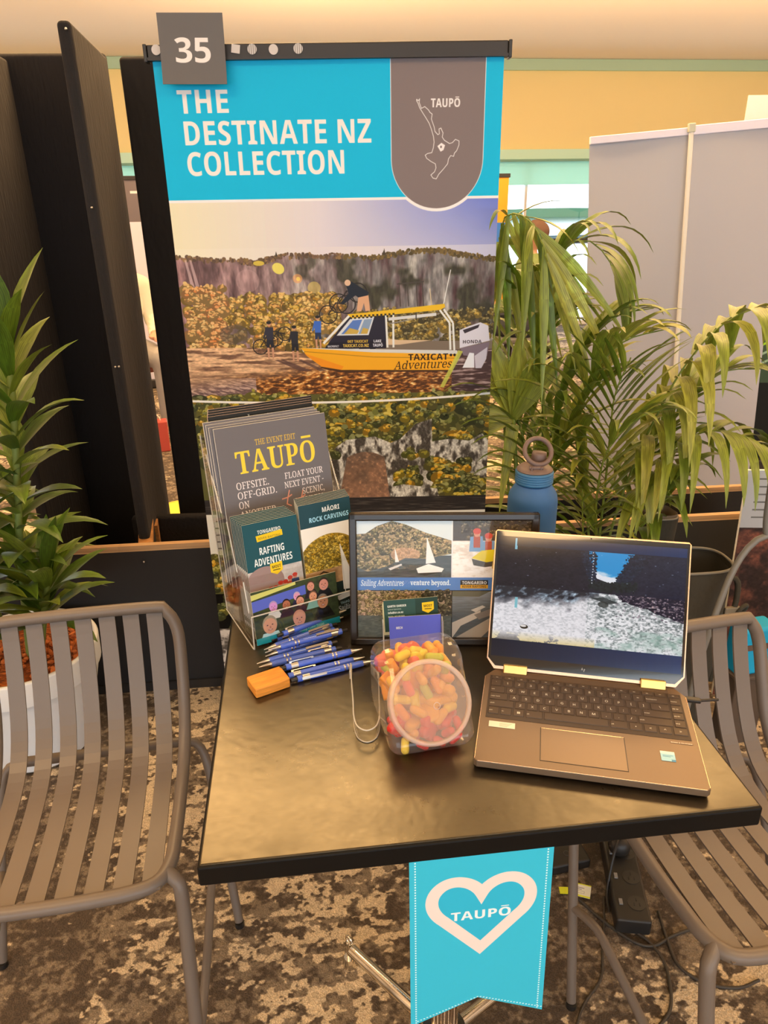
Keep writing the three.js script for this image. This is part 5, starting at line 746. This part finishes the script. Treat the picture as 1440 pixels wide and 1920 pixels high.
{
  const b = thing('potted_palm', 'feathery green palm with wide arching fronds, behind the laptop', 'plant', [0.60, 0, -1.82]); palmPot(b);
  const B = [0.60, 0.29, -1.82];
  frond(b, [B, [0.62, 0.62, -1.83], [0.66, 0.82, -1.83], [0.70, 0.96, -1.82], [0.745, 1.08, -1.81], [0.81, 1.185, -1.79], [0.88, 1.23, -1.77], [0.96, 1.21, -1.75]], { L: 0.29, W: 0.036, droop: 3.6, pairs: 14, from: 0.48, tone: 1.8, hang: 0.2, tipLen: 0.9, along: 0.16 });
  frond(b, [B, [0.595, 0.6, -1.84], [0.595, 0.76, -1.84], [0.59, 0.9, -1.83], [0.585, 1.02, -1.81], [0.60, 1.12, -1.77]], { L: 0.27, W: 0.025, droop: 0.8, pairs: 18, from: 0.38, tone: 0.8, up: V(0, 0.15, 1), r: 0.0055 });
  frond(b, [B, [0.64, 0.62, -1.81], [0.69, 0.80, -1.77], [0.735, 0.91, -1.74], [0.79, 0.955, -1.70], [0.86, 0.95, -1.66], [0.94, 0.90, -1.62]], { L: 0.25, W: 0.028, droop: 3.0, pairs: 13, from: 0.52, tone: 1.2, hang: 0.2, tipLen: 0.85, along: 0.25 });
  frond(b, [B, [0.56, 0.68, -1.86], [0.52, 0.90, -1.87], [0.53, 1.05, -1.85], [0.59, 1.15, -1.81], [0.68, 1.19, -1.76]], { L: 0.23, W: 0.030, droop: 1.5, pairs: 12, from: 0.46, tone: 1.7 });
  frond(b, [B, [0.65, 0.60, -1.80], [0.70, 0.70, -1.77], [0.735, 0.79, -1.75], [0.75, 0.86, -1.73]], { L: 0.22, W: 0.034, droop: 2.6, pairs: 5, from: 0.62, tone: 0.3, hang: 0.3 });
  frond(b, [B, [0.55, 0.55, -1.80], [0.52, 0.70, -1.76], [0.50, 0.80, -1.72]], { L: 0.2, W: 0.022, droop: 1.8, pairs: 8, from: 0.4, tone: 1.0 });
  frond(b, [B, [0.66, 0.62, -1.86], [0.73, 0.84, -1.88], [0.80, 0.98, -1.88], [0.88, 1.06, -1.87], [0.96, 1.07, -1.85]], { L: 0.24, W: 0.026, droop: 1.9, pairs: 14, from: 0.42, tone: 0.7 });
  frond(b, [B, [0.58, 0.58, -1.80], [0.56, 0.76, -1.79], [0.57, 0.90, -1.76], [0.63, 0.99, -1.72], [0.70, 1.02, -1.68]], { L: 0.23, W: 0.024, droop: 1.5, pairs: 12, from: 0.4, tone: 1.2 });
  for (const [x, z, l] of [[0.05, 0.03, 0.32], [-0.04, 0.05, 0.30], [0.02, 0.06, 0.27], [0.08, 0.0, 0.3]]) part('shoot', blade(V(x * 0.5, 0.30, z * 0.5), V(x, 0.35, z), l, 0.02, 0.5, { n: 8, fold: 0.4, peak: 0.4 }), palmGreens[1], b);
}
// ================================================================ floor clutter under the table
{
  const board = thing('power_board', 'black power strip with sockets on the carpet under the table', 'power board', [0.545, 0, -1.255], -0.13);
  part('case', box(0.075, 0.042, 0.30, 0, 0.022, 0, 0.006, 3), M.blackPlastic, board);
  for (let i = 0; i < 4; i++) { const z = 0.105 - i * 0.068; const s = part('socket', cyl(0.019, 0.019, 0.002, 0.012, 0.0435, z, 24), std(new THREE.Color(0.035, 0.033, 0.032), 0.35), board); part('pin_slot', merge([box(0.002, 0.0008, 0.007, 0.018, 0.045, z + 0.004), box(0.002, 0.0008, 0.007, 0.006, 0.045, z + 0.004), box(0.002, 0.0008, 0.007, 0.012, 0.045, z - 0.008)]), M.blackPaint, s); part('switch', box(0.008, 0.004, 0.014, -0.022, 0.0445, z, 0.001), std('#8a8078', 0.5), board); }
  const plug = thing('power_plug', 'round black plug pushed into the power strip', 'plug', [0.545, 0.044, -1.29]); part('plug_body', at(new THREE.SphereGeometry(0.026, 24, 16), 0, 0.02, 0), M.blackPlastic, plug); part('plug_cord', tube([[0, 0.035, 0.0], [-0.012, 0.06, 0.02], [-0.03, 0.045, 0.05], [-0.05, -0.02, 0.09], [-0.055, -0.039, 0.13]], 0.0035, 30, 8), M.blackPlastic, plug);
  const plug2 = thing('power_plug', 'angular black plug lying on the carpet past the power strip', 'plug', [0.66, 0, -1.22], 0.5); part('plug_body', merge([box(0.04, 0.035, 0.05, 0, 0.018, 0, 0.008, 3), box(0.02, 0.02, 0.03, 0, 0.014, 0.035, 0.004)]), M.blackPlastic, plug2);
  const ad = thing('laptop_charger', 'flat black laptop charger brick lying beside the power strip', 'charger', [0.425, 0, -1.30], 0.22); part('brick', box(0.10, 0.028, 0.062, 0, 0.0145, 0, 0.006, 3), M.blackPlastic, ad); part('lead', tube([[-0.05, 0.014, 0.01], [-0.08, 0.008, 0.03], [-0.11, 0.005, 0.02], [-0.14, 0.005, -0.02]], 0.004, 24, 8), M.blackPlastic, ad); part('emblem', at(new THREE.TorusGeometry(0.007, 0.0008, 6, 20), 0.0, 0.0288, 0, Math.PI / 2), std(new THREE.Color(0.07, 0.07, 0.07), 0.4), ad);
  const cordMat = std(new THREE.Color(0.05, 0.043, 0.036), 0.55);
  const cord = (label, pts, r = 0.0033) => tag(part('floor_cable', tube(pts.map(([x, z]) => [x, r + 0.0005, z]), r, 70, 8), cordMat), label, 'cable', 'cables on the carpet under the table');
  cord('dark cord curving over the carpet from the yellow tag', [[0.43, -1.195], [0.47, -1.14], [0.52, -1.09], [0.56, -1.078], [0.61, -1.10], [0.66, -1.115], [0.71, -1.11]]);
  cord('dark cord running from the power strip out past the table foot', [[0.50, -1.13], [0.545, -1.10], [0.57, -1.05], [0.565, -0.99], [0.545, -0.94], [0.50, -0.90], [0.47, -0.86], [0.45, -0.80]]);
  cord('thin dark cord running beneath the side stretcher of the chair', [[0.49, -1.20], [0.47, -1.13], [0.45, -1.07], [0.43, -1.01], [0.38, -0.955], [0.35, -0.90], [0.33, -0.84]], 0.0026);
  cord('paired dark cord looping toward the chair leg', [[0.60, -1.16], [0.595, -1.08], [0.60, -1.03], [0.64, -0.995], [0.70, -0.985], [0.75, -1.0]]);
  const tagTex = canvas(128, 96, (x) => { x.fillStyle = '#efe3c8'; x.fillRect(0, 0, 128, 96); x.fillStyle = '#e6e03a'; x.fillRect(0, 0, 128, 8); x.fillRect(0, 84, 128, 12); x.fillStyle = '#8a7f9a'; x.fillRect(20, 28, 70, 5); x.fillRect(20, 40, 56, 5); x.strokeStyle = '#55506a'; x.strokeRect(16, 54, 76, 16); });
  const tg = thing('cable_tag', 'yellow and cream test tag on a cord under the table', 'tag', [0.437, 0.004, -1.215], -0.35); part('tag_label', at(box(0.05, 0.001, 0.034), 0, 0.004, 0, 0.06, 0, 0.05), printed(tagTex, 0.6), tg); part('tag_loop', at(box(0.022, 0.001, 0.018), -0.033, 0.003, 0.012, 0, 0.3, 0), std('#e8e22a', 0.6), tg, 'bright yellow tab');
}
// ================================================================ bags behind the table
{
  const olive = std(new THREE.Color(0.045, 0.040, 0.028), 0.9, { bumpMap: grain, bumpScale: 0.001 }), dark = std(new THREE.Color(0.05, 0.045, 0.035), 0.9);
  const o = thing('canvas_bag', 'olive canvas bag with open top and buckled side strap, standing behind the laptop', 'bag', [0.822, 0, -1.76], 0.1);
  const body = (w, d, h, y) => { const g = new THREE.CylinderGeometry(1, 0.92, h, 40, 6, true); const p = g.attributes.position; for (let i = 0; i < p.count; i++) { const a = Math.atan2(p.getZ(i), p.getX(i)), r = Math.hypot(p.getX(i), p.getZ(i)), k = r / Math.pow(Math.pow(Math.abs(Math.cos(a)), 3) + Math.pow(Math.abs(Math.sin(a)), 3), 1 / 3); p.setXYZ(i, Math.cos(a) * k * w / 2 + 0.004 * Math.sin(p.getY(i) * 40 + a * 3), p.getY(i) + y + h / 2, Math.sin(a) * k * d / 2); } g.computeVertexNormals(); return g; };
  part('bag_body', body(0.205, 0.15, 0.575, 0.0), olive, o); part('bag_lining', body(0.19, 0.135, 0.535, 0.03), dark, o); part('bag_bottom', box(0.19, 0.01, 0.13, 0, 0.008, 0, 0.004), olive, o);
  const rim = []; for (let i = 0; i < 40; i++) { const a = i / 40 * Math.PI * 2, k = 1 / Math.pow(Math.pow(Math.abs(Math.cos(a)), 3) + Math.pow(Math.abs(Math.sin(a)), 3), 1 / 3); rim.push([Math.cos(a) * k * 0.1025, 0.575, Math.sin(a) * k * 0.075]); } part('rim_binding', tube(rim, 0.004, 100, 6, true), std(new THREE.Color(0.22, 0.20, 0.16), 0.8), o);
  part('side_strap', tube([[0.09, 0.53, 0.03], [0.115, 0.53, 0.04], [0.125, 0.48, 0.04], [0.12, 0.42, 0.04], [0.105, 0.38, 0.03], [0.1, 0.2, 0.03]], 0.008, 30, 6), olive, o); part('buckle', box(0.045, 0.028, 0.012, 0.115, 0.435, 0.045, 0.003), std(new THREE.Color(0.2, 0.17, 0.12), 0.5), o); part('strap_loop', at(new THREE.TorusGeometry(0.022, 0.006, 8, 20), 0.145, 0.43, 0.04, 0.4, 0.5, 0), olive, o);
  const p = thing('canvas_pouch', 'small olive pouch with a round open mouth behind the laptop lid', 'bag', [0.785, 0, -1.93]); part('pouch_body', at(body(0.10, 0.09, 0.64, 0), 0, 0, 0), olive, p); const r2 = rim.map(([x, , z]) => [x * 0.488, 0.64, z * 0.6]); part('rim_binding', tube(r2, 0.003, 80, 6, true), std(new THREE.Color(0.22, 0.20, 0.16), 0.8), p); part('pouch_lining', body(0.092, 0.082, 0.6, 0.05), std(new THREE.Color(0.17, 0.13, 0.09), 0.9), p);
  const t = thing('blue_tote', 'bright blue bag standing on the floor behind the slatted chair', 'bag', [1.02, 0, -1.74], 0.2); part('tote_body', box(0.11, 0.15, 0.07, 0, 0.315, 0, 0.012, 3), std('#0fa0c4', 0.6), t); part('tote_base', merge([box(0.12, 0.012, 0.09, 0, 0.236, 0, 0.003), box(0.10, 0.23, 0.07, 0, 0.115, 0, 0.004)]), std(new THREE.Color(0.10, 0.07, 0.05), 0.7), t); part('tote_strap', at(box(0.11, 0.016, 0.004, 0, 0.335, 0.037), 0, 0, 0, 0, 0, 0), std(new THREE.Color(0.12, 0.08, 0.06), 0.7), t);
}
// ================================================================ banners, people and things further off
const rustTex = canvas(256, 640, (x, W, H) => { x.fillStyle = '#b9b2ac'; x.fillRect(0, 0, W, 150); x.fillStyle = '#6e6862'; for (let i = 0; i < 6; i++) x.fillRect(20, 20 + i * 20, 200 - i * 12, 4); pixels(x, 0, 150, W, H - 150, (i, j) => { const f = fbm(i / 20, j / 30, 4), s = fbm(i / 6, j / 6, 3); return mixc([52, 34, 28], [150, 84, 62], Math.max(0, Math.min(1, (f - 0.3) * 2))).map((q) => q * (0.7 + 0.6 * s)); }); ring(x, 150, 240, 26, 26, '#8a6250', 4); ring(x, 150, 240, 8, 8, '#8a6250', 4); x.fillStyle = '#b0604c'; x.fillRect(90, 330, 166, 8); poly(x, [[40, 470], [160, 440], [170, 600], [30, 620]], '#8e5442'); poly(x, [[180, 560], [256, 540], [256, 640], [190, 640]], '#d05a34'); });
{
  const o = thing('leaning_poster', 'rust brown poster board with grey text panel leaning at the hall side', 'poster', [1.225, 0, -1.93], -0.06);
  part('poster_board', at(new THREE.BoxGeometry(0.36, 0.75, 0.012).translate(0, 0.375, 0), 0, 0.0, 0, -0.06), [paper, paper, paper, paper, printed(rustTex, 0.5), paper], o);
  const s = thing('grey_tube_stand', 'bent grey tube stand in front of the rust brown poster', 'stand', [1.0, 0, -1.68]);
  const tm = std(new THREE.Color(0.20, 0.20, 0.19), 0.4);
  part('upright', tube([[-0.055, 0.93, 0], [-0.048, 0.80, 0], [-0.04, 0.71, 0.0], [-0.025, 0.685, 0.0], [0.03, 0.72, 0]], 0.008, 30, 10), tm, s);
  part('arch', tube([[-0.20, 0.0, 0.06], [-0.175, 0.30, 0.05], [-0.15, 0.46, 0.04], [-0.115, 0.585, 0.02], [-0.075, 0.655, 0.005], [-0.03, 0.684, 0], [0.02, 0.655, 0], [0.06, 0.58, 0.01], [0.1, 0.3, 0.03], [0.11, 0, 0.04]], 0.0085, 50, 10), tm, s);
}
{ // back of a leaning banner
  const o = thing('banner_back', 'grey back of a leaning roll-up banner with white pole, behind the palms', 'banner', [1.255, 0, -3.0], 0.0);
  const grey = std('#beb3b0', 0.75), g = new THREE.Group(); g.name = 'sheet'; g.rotation.z = 0.072; o.add(g);
  const sg = new THREE.PlaneGeometry(0.72, 1.66, 10, 8), p = sg.attributes.position; for (let i = 0; i < p.count; i++) p.setZ(i, 0.006 * Math.sin(p.getX(i) * 9 + p.getY(i))); sg.computeVertexNormals(); part('grey_sheet', sg.translate(0, 0.86, 0), grey, g);
  part('top_rail', merge([box(0.36, 0.026, 0.02, -0.18, 1.695, 0, 0.003), box(0.36, 0.032, 0.022, 0.18, 1.697, 0.001, 0.003)]), std('#e6d8e0', 0.5), g, 'white top rail'); part('pole', rod([0, 0.04, 0.03], [0, 1.72, 0.022], 0.0085, 12), std('#ecdcc8', 0.5), g, 'white support pole'); part('pole_clip', box(0.024, 0.03, 0.02, 0, 1.705, 0.022, 0.003), std('#c9bfa4', 0.5), g); part('base_cassette', box(0.76, 0.07, 0.08, 0.06, 0.04, 0, 0.01), M.steel, o);
  const far = thing('white_card', 'pale card sign standing above the grey banner rail', 'sign', [1.56, 0, -3.25]); part('card_sheet', box(0.24, 0.30, 0.006, 0, 1.68, 0, 0.001), std('#f0d8cc', 0.7), far); part('card_post', rod([0, 0, -0.01], [0, 1.6, -0.01], 0.008, 8), M.steel, far);
}
function smallBanner(name, label, x, z, turn, w, h, draw) {
  const o = thing(name, label, 'banner', [x, 0, z], turn); part('printed_sheet', new THREE.PlaneGeometry(w, h - 0.05).translate(0, h / 2 + 0.02, 0), printed(canvas(256, 512, draw), 0.5), o); part('top_rail', box(w + 0.02, 0.03, 0.02, 0, h, 0, 0.003), M.blackMetal, o); part('base_cassette', box(w + 0.02, 0.07, 0.08, 0, 0.04, 0, 0.01), M.blackMetal, o); part('pole', rod([0, 0.05, -0.03], [0, h, -0.03], 0.008, 8), M.steel, o); return o;
}
smallBanner('roll_up_banner', 'far roll-up banner in orange and blue with dark tongue, seen past the boat banner', 0.68, -6.5, 0.0, 0.74, 1.64, (x, W, H) => { x.fillStyle = '#f0a030'; x.fillRect(0, 0, W, H); x.fillStyle = '#7a6e72'; x.beginPath(); x.moveTo(60, 0); x.lineTo(210, 0); x.lineTo(210, 60); x.quadraticCurveTo(206, 106, 135, 108); x.quadraticCurveTo(64, 106, 60, 60); x.fill(); x.fillStyle = '#e8dcd4'; x.fillRect(160, 38, 30, 7); x.fillStyle = '#3f78d0'; x.fillRect(0, 112, W, 150); x.fillStyle = '#6a7a40'; x.fillRect(0, 160, W, 80); x.fillStyle = '#e6a23a'; x.fillRect(0, 262, W, 130); x.fillStyle = '#e8dccf'; x.fillRect(0, 392, W, 120); });
smallBanner('roll_up_banner', 'far roll-up banner with dark top and pale lower half, in the gap between black panels', -2.12, -6.3, 0.1, 0.8, 1.66, (x, W, H) => { x.fillStyle = '#77696a'; x.fillRect(0, 0, W, 100); x.fillStyle = '#e4d6d2'; for (let i = 0; i < 6; i++) x.fillRect(20 + i * 40, 28, 28, 6); x.fillStyle = '#e0d2dc'; x.fillRect(0, 100, W, H); x.fillStyle = '#cfc2cc'; x.fillRect(0, 240, W, 60); });
smallBanner('roll_up_banner', 'dark green roll-up banner with orange top and leaf pattern, at the hall side', 2.34, -4.0, -0.05, 0.8, 1.30, (x, W, H) => { x.fillStyle = '#f4a860'; x.fillRect(0, 0, W, 110); x.fillStyle = '#7a5038'; x.fillRect(0, 40, W, 26); x.fillStyle = '#3a4c3c'; x.fillRect(0, 104, W, 220); for (let i = 0; i < 9; i++) poly(x, [[0, 190 + i * 22 - 60], [60, 150 + i * 22 - 60]], null, i === 6 ? '#9ac828' : '#8fa890', 5); x.fillStyle = '#15181a'; x.fillRect(0, 320, W, 200); });
{ const o = thing('white_post', 'slim white pole standing beside the dark green banner', 'pole', [1.79, 0, -3.55]); part('post', rod([-0.04, 0.0, 0.0], [0.02, 1.0, 0], 0.014, 12), std('#efe0cc', 0.5), o); part('post_base', cyl(0.1, 0.11, 0.02, -0.04, 0.01, 0, 24), M.steel, o); }

// people: one smooth body each, from tapered limbs joined in a distance field
function figure(label, x, z, turn, shirt, legs, joints, hairC, group) {
  const o = thing('person', label, 'person', [x, 0, z], turn, group);
  const mesh = (name, bones, mat, lo, hi, res) => {
    const mc = new MarchingCubes(res, mat, false, false, 60000), S = Math.max(hi[0] - lo[0], hi[1] - lo[1], hi[2] - lo[2]) / 2, c = [(lo[0] + hi[0]) / 2, (lo[1] + hi[1]) / 2, (lo[2] + hi[2]) / 2];
    mc.isolation = 0;
    for (let k = 0; k < res; k++) for (let j = 0; j < res; j++) for (let i = 0; i < res; i++) {
      const p = [c[0] + (2 * i / res - 1) * S, c[1] + (2 * j / res - 1) * S, c[2] + (2 * k / res - 1) * S]; let d = 1e9;
      for (const [a, b, ra, rb] of bones) { const ab = [b[0] - a[0], b[1] - a[1], b[2] - a[2]], ap = [p[0] - a[0], p[1] - a[1], p[2] - a[2]], L2 = ab[0] ** 2 + ab[1] ** 2 + ab[2] ** 2, t = L2 ? Math.max(0, Math.min(1, (ap[0] * ab[0] + ap[1] * ab[1] + ap[2] * ab[2]) / L2)) : 0; const q = Math.hypot(ap[0] - ab[0] * t, ap[1] - ab[1] * t, ap[2] - ab[2] * t) - (ra + (rb - ra) * t), h = Math.max(0, 0.03 - Math.abs(d - q)) / 0.03; d = Math.min(d, q) - h * h * 0.03 * 0.25; }
      mc.field[i + j * res + k * res * res] = -d;
    }
    mc.update(); const g = new THREE.BufferGeometry(), n = mc.count ?? mc.geometry.drawRange.count; const P = mc.positionArray.slice(0, n * 3); for (let i = 0; i < n; i++) for (let q = 0; q < 3; q++) P[i * 3 + q] = c[q] + P[i * 3 + q] * S;
    g.setAttribute('position', new THREE.BufferAttribute(P, 3)); const w = mergeVertices(g, 1e-5); w.computeVertexNormals(); return part(name, w, mat, o);
  };
  const skin = std('#d99a7a', 0.6), body = joints.body; mesh('body', [...body, ...joints.skin], skin, joints.lo, joints.hi, 64);
  mesh('shirt', joints.shirt, std(shirt, 0.85), joints.lo, joints.hi, 64); mesh('trousers', joints.legs, std(legs, 0.85), joints.lo, joints.hi, 64); mesh('hair', joints.hair, std(hairC, 0.8), joints.lo, joints.hi, 72);
  return o;
}
const seated = (() => {
  const hd = 1.20, b = []; const arms = [], legsB = [], sh = [];
  const torso = [[[0, 0.52, 0], [0, 0.80, 0.0], 0.13, 0.125], [[0, 0.80, 0], [0, 0.96, 0.01], 0.13, 0.11], [[-0.12, 0.97, 0], [0.12, 0.97, 0], 0.065, 0.065]];
  for (const s of [-1, 1]) { arms.push([[s * 0.18, 0.96, 0], [s * 0.22, 0.72, 0.03], 0.05, 0.042], [[s * 0.22, 0.72, 0.03], [s * 0.15, 0.66, 0.24], 0.04, 0.03]); b.push([[s * 0.15, 0.66, 0.24], [s * 0.13, 0.655, 0.32], 0.028, 0.02]); legsB.push([[s * 0.09, 0.52, 0.02], [s * 0.12, 0.52, 0.42], 0.085, 0.06], [[s * 0.12, 0.52, 0.42], [s * 0.12, 0.08, 0.40], 0.055, 0.04], [[s * 0.12, 0.04, 0.38], [s * 0.13, 0.035, 0.52], 0.035, 0.03]); for (let f = 0; f < 4; f++) b.push([[s * (0.13 + (f - 1.5) * 0.016), 0.655, 0.32], [s * (0.125 + (f - 1.5) * 0.018), 0.64, 0.385], 0.009, 0.008]); b.push([[s * 0.115, 0.655, 0.30], [s * 0.085, 0.65, 0.33], 0.010, 0.009]); }
  const skin = [[[0, 0.95, 0.01], [0, 1.08, 0.015], 0.05, 0.048], [[0, hd - 0.02, 0.01], [0, hd + 0.02, 0.0], 0.078, 0.085], [[0, hd - 0.075, 0.035], [0, hd - 0.03, 0.03], 0.05, 0.062], [[0, hd - 0.02, 0.095], [0, hd - 0.005, 0.085], 0.012, 0.008], [[-0.083, hd - 0.01, 0], [-0.083, hd + 0.015, 0], 0.012, 0.014], [[0.083, hd - 0.01, 0], [0.083, hd + 0.015, 0], 0.012, 0.014], [[-0.02, hd - 0.062, 0.082], [0.02, hd - 0.062, 0.082], 0.008, 0.008]];
  const grow = (list, k) => list.map(([p, q, ra, rb]) => [p, q, ra + k, rb + k]); sh.push(...grow(torso, 0.012), ...grow(arms, 0.01));
  const hair = [[[0, hd + 0.035, -0.015], [0, hd + 0.03, -0.02], 0.085, 0.085], [[0, hd - 0.01, -0.045], [0, hd + 0.02, -0.04], 0.068, 0.08]];
  return { body: [...torso, ...arms, ...legsB, ...b], skin, shirt: sh, legs: grow(legsB.filter((_, i) => i % 3 < 2), 0.012), hair, lo: [-0.7, 0, -0.6], hi: [0.7, 1.4, 0.8] };
})();
figure('seated person with short dark hair and green shirt, behind the palm', 1.20, -6.1, -1.9, '#7f8a52', '#3a3a40', seated, '#6a4a3c');
figure('seated person in a cream shirt, seen through the gap between black panels', -1.80, -5.2, 0.6, '#f0dcc0', '#a89a90', seated, '#6a4636');
function stool(label, x, z, c, turn) { const o = thing('stool', label, 'stool', [x, 0, z], turn); part('seat', box(0.40, 0.05, 0.40, 0, 0.415, 0, 0.02, 3), std(c, 0.7), o); for (const sx of [-1, 1]) for (const sz of [-1, 1]) part('leg', rod([sx * 0.15, 0.40, sz * 0.15], [sx * 0.19, 0, sz * 0.19], 0.013, 10), M.blackMetal, o); }
stool('low stool with brown seat under the person in cream', -1.80, -5.2, '#8a4a3c', 0.6); stool('low stool with grey seat under the person in green', 1.20, -6.1, '#6a6460', -1.9);
{ const o = thing('red_bag', 'small red paper bag with pale flap on the carpet in the gap between panels', 'bag', [-1.46, 0, -4.55], 0.3); part('bag_body', box(0.16, 0.2, 0.09, 0, 0.1, 0, 0.008), std('#b8463a', 0.6), o); part('bag_flap', box(0.07, 0.08, 0.004, -0.02, 0.14, 0.048), std('#f2d8bc', 0.7), o); part('bag_handle', at(new THREE.TorusGeometry(0.04, 0.004, 8, 20, Math.PI), 0, 0.2, 0), std('#f2d8bc', 0.7), o); }
{ const o = thing('yellow_bucket', 'yellow bucket on the carpet seen low in the gap between panels', 'bucket', [-0.875, 0, -2.95]); part('bucket_body', lathe([[0, 0.002], [0.10, 0.002], [0.125, 0.24], [0.12, 0.245], [0, 0.20]], 32), std('#f0c83a', 0.5), o); part('bucket_rim', at(new THREE.TorusGeometry(0.124, 0.006, 8, 40), 0, 0.242, 0, Math.PI / 2), std('#e8bc30', 0.5), o); }

scene.traverse((m) => { if (m.isMesh) { m.castShadow = true; m.receiveShadow = true; } });
renderer.render(scene, camera);
